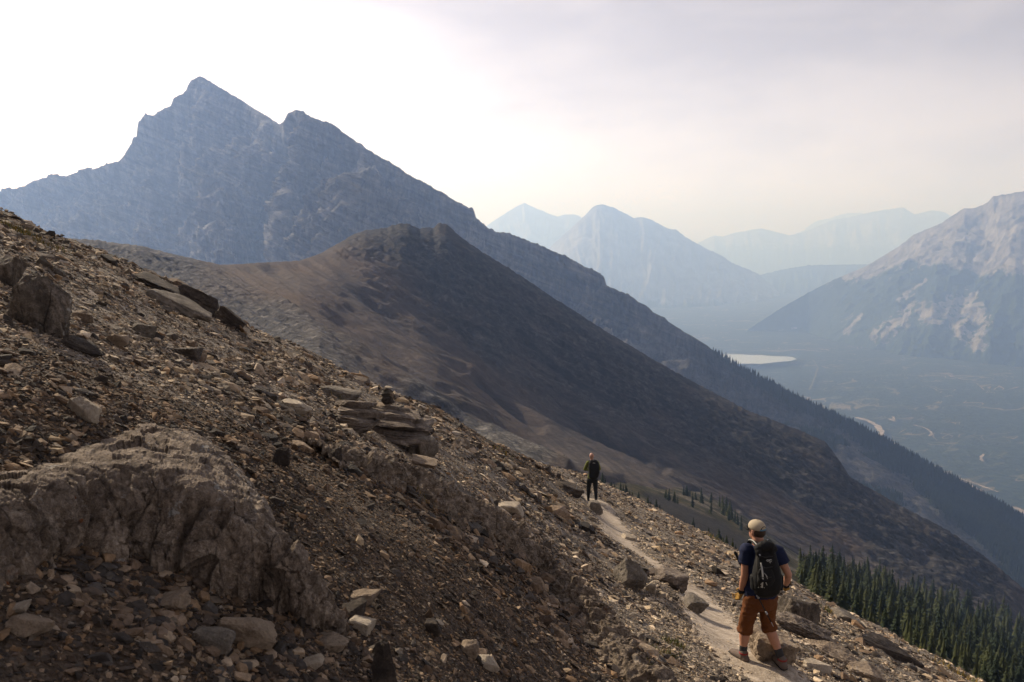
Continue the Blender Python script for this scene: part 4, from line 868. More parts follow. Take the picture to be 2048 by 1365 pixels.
# ------------------------------------------------------------------ spruces
def mat_tree(name, lo, hi):
    t = NT(name, .9, .15); rnd = t.n('ShaderNodeObjectInfo').outputs['Random']; g = t.noise(t.pos((1.1,)*3, obj=False), 1., 4, .7)
    c = t.ramp(g, [(.32, lo), (.68, hi)]); c = t.mix(t.math('MULTIPLY', t.math('POWER', rnd, 2.), .8), c, (.050, .056, .020)); t.color(c)
    t.b.inputs['Subsurface Weight'].default_value = 0; return t.m
M_NEEDLE = mat_tree('spruce_needles', (.007, .013, .008), (.022, .033, .017))
t = NT('spruce_bark', .9, .1); t.color((.06, .045, .035)); M_BARK = t.m
def crown(seed, layers=19, nb=10, rad=.17):
    rs_ = np.random.RandomState(seed); V, Fc = [], []
    skew = rs_.uniform(.8, 1.2)
    for i in range(layers):
        f = (i + rs_.uniform(-.3, .3))/layers; zc = .07 + .93*np.clip(f, 0, 1); r0 = rad*((1-f)**.8*.93 + .05)*rs_.uniform(.72, 1.15)*(1 if f > .12 else .7)
        for j in range(nb):
            if rs_.rand() < .10: continue
            a = 2*math.pi*(j + rs_.uniform(-.35, .35) + .5*i)/nb; r = r0*rs_.uniform(.6, 1.18); dr = r*rs_.uniform(.35, .75); wd_ = r*rs_.uniform(.26, .40)
            ca, sa = math.cos(a), math.sin(a); b = len(V); zz = zc + rs_.uniform(-.012, .012)
            V += [(0, 0, min(1., zz + .028)), (ca*r*.62 - sa*wd_, sa*r*.62 + ca*wd_, zz - dr*.75), (ca*r*.6, sa*r*.6, zz - dr*.28), (ca*r*.62 + sa*wd_, sa*r*.62 - ca*wd_, zz - dr*.75), (ca*r, sa*r, zz - dr*.85)]
            Fc += [(b, b+1, b+2), (b, b+2, b+3), (b+1, b+4, b+2), (b+2, b+4, b+3)]
    b = len(V); V += [(0, 0, 1.03)] + [(.012*math.cos(k*2.1), .012*math.sin(k*2.1), .9) for k in range(3)]; Fc += [(b, b+1, b+2), (b, b+2, b+3), (b, b+3, b+1)]
    return mesh_np('crown', np.array(V), np.array(Fc), M_NEEDLE, False)
def trunk():
    a = np.linspace(0, 2*math.pi, 7)[:-1]; V = np.concatenate([np.stack([r*np.cos(a), r*np.sin(a), 0*a + z], -1) for r, z in ((.022, -.06), (.017, .3), (.004, .95))])
    Fc = [(l*6+i, l*6+(i+1) % 6, l*6+6+(i+1) % 6, l*6+6+i) for l in range(2) for i in range(6)]; return mesh_np('trunk', V, np.array(Fc), M_BARK, True)
CROWNS = [crown(s, 17 + s % 5, 9 + s % 3, .19 + .02*(s % 4)) for s in range(8)]; TRUNK = trunk()
rt = random.Random(4)
def spruce(p, h, label, group=None):
    o = empty('spruce_tree', p, (R(rt.uniform(-3.5, 3.5)), R(rt.uniform(-3.5, 3.5)), rt.uniform(0, 6.28))); w = rt.uniform(.85, 1.25)
    o.scale = (h*w, h*w*rt.uniform(.85, 1.15), h); tag(o, label, 'tree', group)
    link('trunk', TRUNK, o); link('crown', CROWNS[rt.randrange(len(CROWNS))], o); return o
fpx, fpy, fdp = project(FS_G); flatG = FS_G.reshape(-1, 3); fX, fY = fpx.ravel(), fpy.ravel()
def slope_at(a, b):
    k = np.argmin((fX-a)**2 + (fY-b)**2*2); return flatG[k]
def htree(a, b, hp, label, group=None):
    p = slope_at(a, b); m = px2m(p); spruce(Vector(p) - Vector((0, 0, hp*m*.04)), hp*m*1.08, label, group)
KN = 'spruces on the grassy knoll'
for a, b, hp, lb in [(1421, 1028, 25, 'lone dark spruce standing in the middle of the grassy knoll'), (1387, 1016, 30, 'tall spruce at the left edge of the knoll'), (1402, 1007, 32, 'tallest spruce at the back of the knoll'),
                     (1423, 1006, 22, 'spruce behind the lone one on the knoll')]: htree(a, b, hp, lb)
for a, b, hp in [(1333, 998, 20), (1339, 1002, 26), (1346, 1006, 24), (1352, 1008, 18), (1368, 991, 18), (1373, 992, 22), (1379, 993, 16), (1394, 1000, 16)]: htree(a, b, hp, 'dark spruce in the clump on the left half of the knoll', KN)
for a, b, hp in [(1440, 1014, 24), (1446, 1018, 28), (1452, 1024, 32), (1459, 1034, 36), (1465, 1040, 34), (1471, 1045, 26), (1478, 1050, 26), (1484, 1060, 30), (1456, 1042, 24), (1448, 1030, 24)]: htree(a, b, hp, 'dark spruce in the dense row at the right end of the knoll', KN)
for a, b, hp in [(1202, 968, 26), (1207, 971, 30), (1213, 973, 24), (1221, 976, 16), (1226, 978, 14)]: htree(a, b + 3, hp, 'spruce in the clump just right of the far hiker', 'spruces along the slope edge')
for a, b, hp in [(1238, 984, 24), (1245, 988, 22), (1252, 991, 26), (1258, 994, 18), (1267, 996, 16), (1275, 999, 20), (1296, 1010, 24), (1303, 1013, 18), (1310, 1018, 24), (1317, 1021, 18), (1324, 1026, 14)]: htree(a, b + 4, hp, 'small spruce in the row along the slope edge below the knoll', 'spruces along the slope edge')
for a, b, hp in [(1368, 1054, 20), (1383, 1060, 30), (1376, 1058, 16), (1413, 1076, 28), (1420, 1080, 20), (1437, 1090, 40), (1444, 1094, 26), (1454, 1100, 36), (1464, 1106, 36), (1472, 1110, 30), (1430, 1085, 20), (1400, 1070, 16)]: htree(a, b + 5, hp, 'spruce rising from the dark hollow left of the near hiker', 'spruces in the dark hollow')
for a, b, hp in [(1124, 922, 10), (1129, 921, 12), (1134, 923, 10)]:
    rpx, rpy, _ = project(RIDGE_G); k = np.argmin((rpx-a)**2 + (rpy-b)**2); p = RIDGE_G.reshape(-1, 3)[k]; m = px2m(p)
    spruce(Vector(p), hp*m*1.1, 'tiny spruce in the trio above the far hiker', 'tiny spruces on the dark ridge')
# main stand
POLY = [(1596, 1150), (1640, 1155), (1700, 1165), (1800, 1195), (1900, 1222), (2048, 1268), (2250, 1380), (2250, 1520), (2048, 1415), (1962, 1372), (1880, 1330), (1816, 1304), (1786, 1281), (1743, 1258), (1682, 1232), (1622, 1198), (1591, 1178)]
rs = np.random.RandomState(21); cand = []
area = in_poly(fpx, fpy, POLY); idx = np.argwhere(area)
pr = np.array([FS_G[i, j] for i, j in idx]); wgt = np.clip((pr[:, 1]/200.), .25, 1.8)**1.0
taken = np.zeros((0, 2)); stand = []; n14 = perlin(pr*np.array([1/14., 1/14., 0.])); n30 = fbm(pr*np.array([1/30., 1/30., 0.]) + np.array([0, 0, 4.]), 2)
for i in rs.permutation(len(idx)):
    p = pr[i]; hh = float(np.interp(p[1], [40, 70, 110, 170, 260, 380], [1.3, 2.5, 4.8, 7.8, 10.3, 11.8]))*rs.uniform(.42, 1.4)*(1 + .25*float(n14[i])); sp = .25*hh + .22*rs.rand()*hh
    if n30[i] > .33: continue
    if len(stand) and np.min(np.hypot(taken[:, 0]-p[0], taken[:, 1]-p[1])) < sp: continue
    ppx, ppy, dp = project(p); 
    if p[1] < 90 and rs.rand() < .55: continue
    taken = np.vstack([taken, p[:2]]); stand.append((p, hh, ppx, ppy, dp))
    if len(stand) > 900: break
print('STAND', len(stand))
def vis(s): return (s[2] > -20) & (s[2] < 2060) & (s[3] - s[1]*F/s[4] < 1365)
stand.sort(key=lambda s: -(s[1]/s[4])*vis(s))
LB3 = ['pale green young spruce at the near edge of the stand', 'dark spruce in the dense stand at lower right', 'tall dark spruce along the back of the lower right stand']
for s in stand[:250]:
    k = 0 if s[0][1] < 110 else (2 if s[0][1] > 270 else 1); c = 0 if s[2] < 1720 else (1 if s[2] < 1880 else 2)
    lab = LB3[k] + (', beside the near hiker', ', halfway to the right edge', ', close to the right edge')[c]
    if s[1]/s[4]*F > 110: lab = 'one of the tallest-looking dark spruces' + (' beside the near hiker', ' halfway to the right edge', ' at the right edge')[c]
    spruce(Vector(s[0]) - Vector((0, 0, .04*s[1])), s[1], lab, 'spruces of the lower right stand')
def cones(name, items, label, tiers=4, sides=6):
    rs_ = np.random.RandomState(8); n = len(items); P = np.array([i[0] for i in items]); Hh = np.array([i[1] for i in items]); VV, FF = [], []; off = 0
    for k in range(tiers):
        f0, f1 = k/tiers*.9, min(1, (k+1.7)/tiers*.95 + .02)
        if k == tiers-1: f1 = 1.03
        r = (.19*(1-f0*.92))*Hh*rs_.uniform(.8, 1.2, n); a0 = rs_.uniform(0, 6.28, n)
        ring = np.stack([np.stack([P[:, 0]+r*np.cos(a0+j*2*math.pi/sides)*(1 if j % 2 else .72), P[:, 1]+r*np.sin(a0+j*2*math.pi/sides)*(1 if j % 2 else .72), P[:, 2]+Hh*(f0-(.03 if j % 2 else -.02))], -1) for j in range(sides)], 1)
        tip = np.stack([P[:, 0], P[:, 1], P[:, 2]+Hh*f1], -1)[:, None]
        V = np.concatenate([ring, tip], 1); VV.append(V.reshape(-1, 3)); b = np.arange(n)[:, None]*(sides+1) + off
        FF += [np.concatenate([b+j, b+(j+1) % sides, b+sides], 1) for j in range(sides)]; off += n*(sides+1)
    o = link(name, mesh_np(name, np.concatenate(VV), np.concatenate(FF), M_NEEDLE, False)); return tag(o, label, 'forest', kind='stuff')
if len(stand) > 250: cones('forest', [(s[0], s[1]) for s in stand[250:]], 'remaining dark spruces filling the lower right stand')
# far forest on the long ridge
mpx, mpy, _ = project(MAIN_G); okf = (MAIN_F > .25) & (mpx > 1330) & (mpx < 2300) & (mpy < 1400); idx = np.argwhere(okf); idx = idx[(idx[:, 0] > 26)]
pp = MAIN_G[idx[:, 0], idx[:, 1]]; ff = MAIN_F[idx[:, 0], idx[:, 1]]
items = []
for _ in range(34000):
    k = rs.randint(len(idx))
    if rs.rand() > ff[k]**1.3: continue
    i, j = idx[k]; i2, j2 = min(i+1, MAIN_G.shape[0]-1), min(j+1, MAIN_G.shape[1]-1); u, v = rs.rand(2)
    p = MAIN_G[i, j]*(1-u)*(1-v) + MAIN_G[i2, j]*u*(1-v) + MAIN_G[i, j2]*(1-u)*v + MAIN_G[i2, j2]*u*v
    items.append((p, rs.uniform(8, 17)*(.55 + .45*ff[k])))
cones('forest', items, 'far spruce forest covering the lower end of the long ridge', 2, 5)

# ------------------------------------------------------------------ people
def V3(a): return Vector([float(x) for x in a])
def tube(bm, pts, rad, n=16, hint=(1, 0, 0), cap=True, sq=2.):
    """closed tapered tube; rad entries are radii or (along hint, across)"""
    pts = [V3(p) for p in pts]; rad = [(r, r) if not isinstance(r, (tuple, list)) else r for r in rad]; hint = V3(hint)
    if cap:
        d0 = (pts[0]-pts[1]).normalized(); d1 = (pts[-1]-pts[-2]).normalized(); a, b = min(rad[0]), min(rad[-1])
        pts = [pts[0]+d0*a*.75, pts[0]+d0*a*.45] + pts + [pts[-1]+d1*b*.45, pts[-1]+d1*b*.75]
        rad = [(rad[0][0]*.32, rad[0][1]*.32), (rad[0][0]*.8, rad[0][1]*.8)] + rad + [(rad[-1][0]*.8, rad[-1][1]*.8), (rad[-1][0]*.32, rad[-1][1]*.32)]
    rings = []
    for i, p in enumerate(pts):
        t = (pts[min(i+1, len(pts)-1)] - pts[max(i-1, 0)]).normalized(); u = hint - t*hint.dot(t)
        if u.length < .05: u = Vector((0, 1, 0)) - t*t.y
        u.normalize(); v = t.cross(u); ring = []
        for k in range(n):
            a = 2*math.pi*k/n; c, s = math.cos(a), math.sin(a); e = 2./sq
            c = math.copysign(abs(c)**e, c); s = math.copysign(abs(s)**e, s)
            ring.append(bm.verts.new(p + u*(rad[i][0]*c) + v*(rad[i][1]*s)))
        rings.append(ring)
    for a, b in zip(rings[:-1], rings[1:]):
        for k in range(n): bm.faces.new((a[k], a[(k+1) % n], b[(k+1) % n], b[k]))
    bm.faces.new(rings[0][::-1]); bm.faces.new(rings[-1])
def ball(bm, c, r, m=None):
    mt = Matrix.Translation(V3(c)) @ (m or Matrix()) @ Matrix.Diagonal((*r, 1)); bmesh.ops.create_uvsphere(bm, u_segments=20, v_segments=14, radius=1., matrix=mt)
def skin(name, build, mat, parent, vox=.012, smooth=6, wrinkle=0., wscale=(9, 9, 16), shade=True, dec=0):
    """build(bm) draws overlapping solids; they are fused into ONE continuous surface"""
    bm = bmesh.new(); build(bm); bmesh.ops.recalc_face_normals(bm, faces=bm.faces[:]); me = bpy.data.meshes.new(name + '_src'); bm.to_mesh(me); bm.free()
    tmp = bpy.data.objects.new('tmp', me); COL.objects.link(tmp)
    r = tmp.modifiers.new('r', 'REMESH'); r.mode = 'VOXEL'; r.voxel_size = vox
    if smooth: s_ = tmp.modifiers.new('s', 'SMOOTH'); s_.factor = .5; s_.iterations = smooth
    dg = bpy.context.evaluated_depsgraph_get(); dg.update(); out = bpy.data.meshes.new_from_object(tmp.evaluated_get(dg)); bpy.data.objects.remove(tmp); bpy.data.meshes.remove(me)
    out.name = name
    if wrinkle:
        n = len(out.vertices); co = np.empty(n*3, np.float32); no = np.empty(n*3, np.float32); out.vertices.foreach_get('co', co); out.vertices.foreach_get('normal', no)
        co, no = co.reshape(-1, 3).astype(float), no.reshape(-1, 3); co += no*(wrinkle*(ridged(co*np.array(wscale) + 3, 3, .5)))[:, None]; out.vertices.foreach_set('co', co.astype(np.float32).ravel())
    out.polygons.foreach_set('use_smooth', np.ones(len(out.polygons), bool)); out.materials.clear(); out.materials.append(mat); out.update()
    return link(name, out, parent)
def cloth(name, c, rough=.85, var=.25, sc=60):
    t = NT(name, rough, .2); g = t.noise(t.pos((sc,)*3), 1., 4, .6); h = t.noise(t.pos((9,)*3), 1., 4, .6)
    t.color(t.mix(t.math('ADD', t.math('MULTIPLY', g, .5), t.math('MULTIPLY', h, .5)), tuple(x*(1-var) for x in c), tuple(x*(1+var) for x in c))); t.bump(g, .002, .5); return t.m
def skinmat(name, c): t = NT(name, .55, .35); g = t.noise(t.pos((30,)*3), 1., 4); t.color(t.mix(g, tuple(x*.85 for x in c), tuple(x*1.12 for x in c))); t.b.inputs['Subsurface Weight'].default_value = .06; t.b.inputs['Subsurface Scale'].default_value = .01; return t.m
M_SKIN = skinmat('tanned_skin', (.40, .20, .13)); M_SKIN2 = skinmat('pink_skin', (.40, .22, .165))
M_NAVY = cloth('navy_cotton', (.010, .015, .045)); M_RUST = cloth('rust_canvas', (.115, .039, .011)); M_BLACK = cloth('black_nylon', (.009, .009, .010), .8, .35); M_GREYW = cloth('pale_grey_mesh', (.42, .42, .40))
M_SOCK = cloth('charcoal_wool', (.035, .034, .036)); M_SHOE = cloth('brown_grey_shoe', (.13, .10, .085)); M_RED = cloth('maroon_trim', (.22, .03, .03)); M_GLOVE = cloth('yellow_leather', (.30, .17, .035)); M_CAP = cloth('cream_cotton', (.40, .335, .245), .9, .15)
M_BLUE = cloth('blue_strap', (.12, .24, .34)); M_HAIR = cloth('dark_brown_hair', (.045, .026, .016), .6); M_GREEN = cloth('lime_fleece', (.115, .13, .026)); M_PANTS = cloth('black_trousers', (.010, .010, .011)); M_SOLE = cloth('dark_rubber', (.03, .028, .027)); M_STEEL = NT('grey_aluminium', .35, .5); M_STEEL.b.inputs['Metallic'].default_value = .9; M_STEEL = M_STEEL.color((.35, .35, .36)).m

def zx(a, b): return 1400 + a*.2674, 1000 + b*.2674
gL, gR = pt(1482, 1327, 8.32), pt(1563, 1334, 8.12)
for g_ in (gL, gR): g_[2] = max(g_[2], float(ground(g_[0], g_[1])) + .004)
O1 = (gL + gR)/2
P1 = empty('person', O1); tag(P1, 'near hiker in beige cap, navy t-shirt and rolled rust trousers walking down the trail', 'person')
def J(a, b, y): q = pt(*zx(a, b), O1[1] + y) - O1; return Vector([float(c) for c in q])
fl, fr = V3(gL - O1), V3(gR - O1)
neck, head = J(438, 318, .0), J(424, 226, .05); chest, waist, pel = J(462, 450, .0), J(458, 600, .0), J(452, 705, .0)
shL, shR = J(352, 372, 0), J(572, 382, 0); elL, elR = J(334, 565, -.03), J(662, 560, -.06); wrL, wrR = J(308, 686, .07), J(640, 640, .10)
hipL, hipR = J(398, 735, 0), J(512, 735, 0)
anL, anR = fl + Vector((.015, -.01, .085)), fr + Vector((0, -.0, .085))
knL, knR = J(338, 950, fl.y*.55 + .08), J(505, 920, fr.y*.45 + .10)
print('P1', O1, 'height', head.z + .14, 'feet', fl, fr)
HY = R(32)     # head turned to the left
hm_ = Matrix.Rotation(HY, 4, 'Z')
def hp(x, y, z): return head + (hm_ @ Vector((x, y, z)))
def head_build(bm):
    ball(bm, hp(0, -.004, .01), (.077, .096, .105), hm_); ball(bm, hp(0, .030, -.062), (.056, .062, .058), hm_)
    tube(bm, [hp(0, .088, .01), hp(0, .112, -.028)], [.010, .015], 8); ball(bm, hp(0, .088, -.062), (.026, .014, .012), hm_)        # nose, mouth
    for s in (-1, 1): ball(bm, hp(.079*s, -.008, -.018), (.011, .022, .034), hm_); ball(bm, hp(.03*s, .082, .008), (.016, .012, .008), hm_)   # ears, brow
def body1(bm):
    head_build(bm)
    tube(bm, [neck - Vector((0, 0, .05)), neck + (head-neck)*.35, head - Vector((0, .01, .05))], [.068, .060, .056])
    tube(bm, [pel - Vector((0, 0, .04)), pel + Vector((0, 0, .04)), waist, chest, shL*.5 + shR*.5 - Vector((0, 0, .03)), neck], [(.155, .105), (.155, .105), (.135, .10), (.165, .115), (.15, .08), (.055, .055)])
    for s, e, w in ((shL, elL, wrL), (shR, elR, wrR)): tube(bm, [s, s*.5+e*.5, e, e*.55+w*.45, w], [.055, .050, .042, .042, .029])
    for h_, k, a in ((hipL, knL, anL), (hipR, knR, anR)): tube(bm, [h_, h_*.5+k*.5, k, k*.65+a*.35, k*.3+a*.7, a], [.088, .076, .058, .061, .044, .036])
    for a, yw in ((anL, R(25)), (anR, R(8))):
        f_ = Matrix.Rotation(yw, 3, 'Z') @ Vector((0, 1, 0)); tube(bm, [a - f_*.03 - Vector((0, 0, .04)), a + f_*.06 - Vector((0, 0, .045)), a + f_*.14 - Vector((0, 0, .06))], [.032, .036, .028])
    for w, e in ((wrL, elL), (wrR, elR)): d_ = (w-e).normalized(); tube(bm, [w, w + d_*.06], [(.028, .02), (.03, .018)])
skin('body', body1, M_SKIN, P1, .010, 5)
def shirt1(bm):
    tube(bm, [pel + Vector((0, 0, -.01)), pel + Vector((0, 0, .06)), waist, chest, shL*.5 + shR*.5 - Vector((0, 0, .02)), neck - Vector((0, 0, .012))], [(.180, .135), (.182, .135), (.168, .128), (.190, .138), (.172, .100), (.074, .074)], cap=False)
    for s, e in ((shL, elL), (shR, elR)): tube(bm, [s + (s-e)*.03, s*.75+e*.25, s*.48+e*.52], [.077, .079, .078], cap=False)
    ball(bm, shL - Vector((0, 0, .01)), (.078, .078, .074)); ball(bm, shR - Vector((0, 0, .01)), (.078, .078, .074))
skin('shirt', shirt1, M_NAVY, P1, .009, 3, .010, (6, 6, 10))
def short1(bm):
    tube(bm, [pel + Vector((0, 0, .03)), pel - Vector((0, 0, .05)), hipL*.5 + hipR*.5 - Vector((0, 0, .10))], [(.165, .125), (.174, .140), (.155, .12)], cap=False)
    for h_, k, a in ((hipL, knL, anL), (hipR, knR, anR)):
        c_ = k + (a-k)*.19; tube(bm, [h_ + Vector((0, 0, .02)), h_*.55+k*.45, h_*.12+k*.88, c_], [.098, .086, .076, .074], cap=False)
        tube(bm, [c_ - (a-k)*.14, c_ - (a-k)*.06, c_ + (a-k)*.02], [.081, .085, .079], cap=False)
skin('trousers', short1, M_RUST, P1, .009, 2, .013, (8, 8, 15))
for a, yw, k in ((anL, R(25), knL), (anR, R(8), knR)):
    f_ = Matrix.Rotation(yw, 3, 'Z') @ Vector((0, 1, 0)); dn = Vector((0, 0, 1))
    skin('sock', lambda bm: tube(bm, [a + (k-a)*.30, a + (k-a)*.12, a - dn*.03], [.048, .044, .045], cap=False), M_SOCK, P1, .008, 3)
    sh = skin('shoe', lambda bm: (tube(bm, [a - f_*.055 - dn*.045, a + f_*.03 - dn*.040, a + f_*.12 - dn*.052, a + f_*.185 - dn*.06], [(.044, .045), (.050, .048), (.050, .036), (.038, .024)], hint=f_.cross(dn)), tube(bm, [a - f_*.01 + dn*.015, a - f_*.01 - dn*.04], [.050, .052])), M_SHOE, P1, .008, 3)
    skin('sole', lambda bm: tube(bm, [a - f_*.07 - dn*.078, a + f_*.05 - dn*.078, a + f_*.21 - dn*.078], [(.045, .014), (.050, .014), (.040, .012)], hint=f_.cross(dn)), M_SOLE, sh, .007, 2)
    skin('collar', lambda bm: tube(bm, [a - f_*.01 + dn*.022, a - f_*.01 + dn*.0], [.053, .055], cap=False), M_RED, sh, .007, 2)
def hand(w, e, fwd, side, parent):
    d_ = (w-e).normalized(); d_ = (d_*.8 + fwd*.25).normalized(); lat = d_.cross(Vector((0, 0, 1)) if abs(d_.z) < .9 else Vector((1, 0, 0))).normalized(); nrm_ = d_.cross(lat)
    lat = fwd - d_*fwd.dot(d_); lat.normalize(); nrm_ = lat.cross(d_)*side
    def palm(bm):
        tube(bm, [w - d_*.02, w + d_*.03, w + d_*.085], [(.040, .032), (.046, .027), (.046, .023)], hint=lat)
        for i, (o_, l_) in enumerate(((-.033, .062), (-.011, .074), (.011, .080), (.033, .072))):
            b0 = w + d_*.082 + lat*o_; b1 = b0 + d_*l_*.5 + nrm_*.012; b2 = b1 + d_*l_*.28 + nrm_*.030; b3 = b2 + nrm_*.026 - d_*.006; tube(bm, [b0, b1, b2, b3], [.0118, .0112, .0105, .0095], 10)
        t0 = w + d_*.03 + lat*.042; tube(bm, [t0, t0 + d_*.030 + lat*.026 + nrm_*.01, t0 + d_*.062 + lat*.030 + nrm_*.024], [.0145, .0125, .0105], 10)
    g = skin('glove', palm, M_GLOVE, parent, .0055, 2)
    skin('cuff', lambda bm: tube(bm, [w - d_*.045, w + d_*.005], [.039, .040], cap=False), M_BLACK, g, .006, 2)
    def backs(bm):
        for o_, l_ in ((-.033, .062), (-.011, .074), (.011, .080), (.033, .072)):
            b0 = w + d_*.086 + lat*o_ - nrm_*.003; b1 = b0 + d_*l_*.5 + nrm_*.010; tube(bm, [b0, b1], [.0125, .012], 10)
    skin('knuckle_pad', backs, M_BLACK, g, .0055, 1)
hand(wrL, elL, Vector((.1, 1, 0)), 1, P1); hand(wrR, elR, Vector((-.2, 1, 0)), -1, P1)
# hair and cap
skin('hair', lambda bm: (ball(bm, hp(0, -.024, -.012), (.080, .084, .072), hm_),), M_HAIR, P1, .008, 2)
CAPO = hp(0, -.002, .036)
def dome(bm): ball(bm, CAPO + Vector((0, 0, .005)), (.086, .103, .078), hm_); bmesh.ops.bisect_plane(bm, geom=bm.verts[:]+bm.edges[:]+bm.faces[:], plane_co=CAPO - Vector((0, 0, .016)), plane_no=(0, 0, -1), clear_outer=True); bmesh.ops.holes_fill(bm, edges=[e for e in bm.edges if e.is_boundary])
CAP = skin('cap', dome, M_CAP, P1, .006, 2)
def brimb(bm):
    n = 14; top = []; bot = []
    for i in range(n+1):
        a_ = -1.15 + 2.3*i/n
        for r0, r1, acc in ((.0, .0, None),): pass
        ins = (math.sin(a_)*.086, math.cos(a_)*.098, -.010); out = (math.sin(a_)*.092, .098*math.cos(a_) + .075*max(0., math.cos(a_*1.25)), -.022 - .014*abs(math.sin(a_)))
        for q, z in ((ins, 0), (out, 0), (out, -.006), (ins, -.006)): top.append(bm.verts.new(CAPO + hm_ @ Vector((q[0], q[1], q[2]+z))))
    for i in range(n):
        for k in range(4): bm.faces.new((top[i*4+k], top[i*4+(k+1) % 4], top[i*4+4+(k+1) % 4], top[i*4+4+k]))
    bm.faces.new(top[:4]); bm.faces.new(top[-4:][::-1])
def plain(name, build, mat, parent, smooth=True):
    bm = bmesh.new(); build(bm); bmesh.ops.recalc_face_normals(bm, faces=bm.faces[:]); me = bpy.data.meshes.new(name); bm.to_mesh(me); bm.free(); me.materials.append(mat)
    me.polygons.foreach_set('use_smooth', np.full(len(me.polygons), smooth)); return link(name, me, parent)
plain('brim', brimb, M_BLACK, CAP)
def patch(bm, uv, rad=1.02, c=CAPO, ax=(.086, .103, .078)):     # ring-sector on the cap, at the back
    n = 10; vs_ = []
    for i in range(n+1):
        a_ = uv[0] + (uv[1]-uv[0])*i/n; e0 = uv[2]; e1 = uv[3] if not callable(uv[3]) else uv[3](i/n)
        for e_ in (e0, e1):
            for rr_ in (rad, rad*.97):
                vs_.append(bm.verts.new(c + Vector((0, 0, .005)) + hm_ @ Vector((math.sin(a_)*math.cos(e_)*ax[0]*rr_, -math.cos(a_)*math.cos(e_)*ax[1]*rr_, math.sin(e_)*ax[2]*rr_))))
    for i in range(n):
        b = i*4
        for q in ((0, 2), (2, 3), (3, 1), (1, 0)): bm.faces.new((vs_[b+q[0]], vs_[b+q[1]], vs_[b+4+q[1]], vs_[b+4+q[0]]))
    bm.faces.new((vs_[0], vs_[1], vs_[3], vs_[2])); bm.faces.new((vs_[-4], vs_[-2], vs_[-1], vs_[-3]))
plain('back_opening', lambda bm: patch(bm, (-.62, .62, -.22, lambda f: -.2 + .62*math.sin(math.pi*f)**.6), 1.015), M_HAIR, CAP)
plain('strap', lambda bm: patch(bm, (-.62, .62, -.22, .0), 1.035), M_BLUE, CAP)
plain('button', lambda bm: ball(bm, CAPO + Vector((0, 0, .083)), (.010, .010, .006)), M_CAP, CAP)
plain('sunglasses', lambda bm: [tube(bm, [hp(s*.083, -.01, .004), hp(s*.078, .05, .008), hp(s*.06, .088, .006)], [.004, .004, .004], 6) for s in (-1, 1)] and [ball(bm, hp(s*.034, .098, -.002), (.028, .010, .020), hm_) for s in (-1, 1)], M_BLACK, P1)

# backpack: sections from top to bottom in the photograph's own proportions
def zy(a, b): return 1440 + a*.1319, 1020 + b*.1319
PO = chest + Vector((0, 0, 0)); BK = -.135
def PJ(a, b, y): return V3(pt(*zy(a, b), O1[1] + y) - O1)
PKE = empty('backpack', O1); tag(PKE, 'black daypack with a pale grey curved panel, on the near hiker\'s back', 'backpack')
SEC = [(540, 690, 95, .045), (580, 690, 125, .065), (660, 695, 138, .08), (770, 700, 160, .095), (900, 706, 195, .108), (1030, 708, 216, .115), (1140, 708, 210, .110), (1215, 706, 185, .095), (1255, 705, 145, .065)]
def pack_rows():
    out = []
    for b, a, hw, dp in SEC:
        c_ = PJ(a, b, BK - dp*.9); l_ = PJ(a-hw, b, BK - dp*.9); out.append((c_, (c_-l_).length, dp))
    return out
ROWS = pack_rows()
MP = skin('main_pack', lambda bm: tube(bm, [r[0] for r in ROWS], [(r[1], r[2]) for r in ROWS], 28, sq=2.7, cap=True), M_BLACK, PKE, .008, 4, .004, (14, 14, 14))
def psurf(a, b, lift=True):
    """point on the pack's rear surface seen at zoomed pixel (a, b)"""
    hw = np.interp(b, [s[0] for s in SEC], [s[2] for s in SEC]); ca = np.interp(b, [s[0] for s in SEC], [s[1] for s in SEC]); dp = np.interp(b, [s[0] for s in SEC], [s[3] for s in SEC])
    f = min(abs(a-ca)/hw, .995); dy = dp*(1-f**2.7)**(1/2.7); return PJ(a, b, BK - dp*.9 - dy - .006 - (.024*math.exp(-((a-708)/95.)**4)*math.exp(-((b-1060)/150.)**4) if lift else 0.))
def strip2(name, Lp, Rp, mat, parent, th=.004):
    def bld(bm):
        n = len(Lp); vs_ = []
        for (a, b), (c, d) in zip(Lp, Rp):
            p, q = psurf(a, b), psurf(c, d)
            mid = psurf((a+c)/2, (b+d)/2)
            for w in (p, mid, q): vs_.append(bm.verts.new(w)); 
            for w in (p, mid, q): vs_.append(bm.verts.new(w + Vector((0, .012, 0))))
        for i in range(n-1):
            k = i*6
            for x, y in ((0, 1), (1, 2), (2, 5), (5, 4), (4, 3), (3, 0)): bm.faces.new((vs_[k+x], vs_[k+y], vs_[k+6+y], vs_[k+6+x]))
        bm.faces.new([vs_[x] for x in (0, 3, 4, 5, 2, 1)]); k = (n-1)*6; bm.faces.new([vs_[k+x] for x in (0, 1, 2, 5, 4, 3)])
    return plain(name, bld, mat, parent)
def lerp_pl(pl, n=14):
    pl = np.array(pl, float); s = np.r_[0, np.cumsum(np.hypot(*np.diff(pl, axis=0).T))]; u = np.linspace(0, s[-1], n); return list(zip(np.interp(u, s, pl[:, 0]), np.interp(u, s, pl[:, 1])))
strip2('grey_panel', lerp_pl([(612, 810), (622, 880), (636, 960), (640, 1040), (626, 1110), (592, 1165), (562, 1195)]), lerp_pl([(630, 808), (650, 900), (662, 970), (662, 1060), (652, 1140), (650, 1200), (672, 1262)]), M_GREYW, PKE)
strip2('grey_flash', lerp_pl([(672, 968), (700, 1000), (716, 1050)], 6), lerp_pl([(676, 962), (716, 1005), (722, 1056)], 6), M_GREYW, PKE)
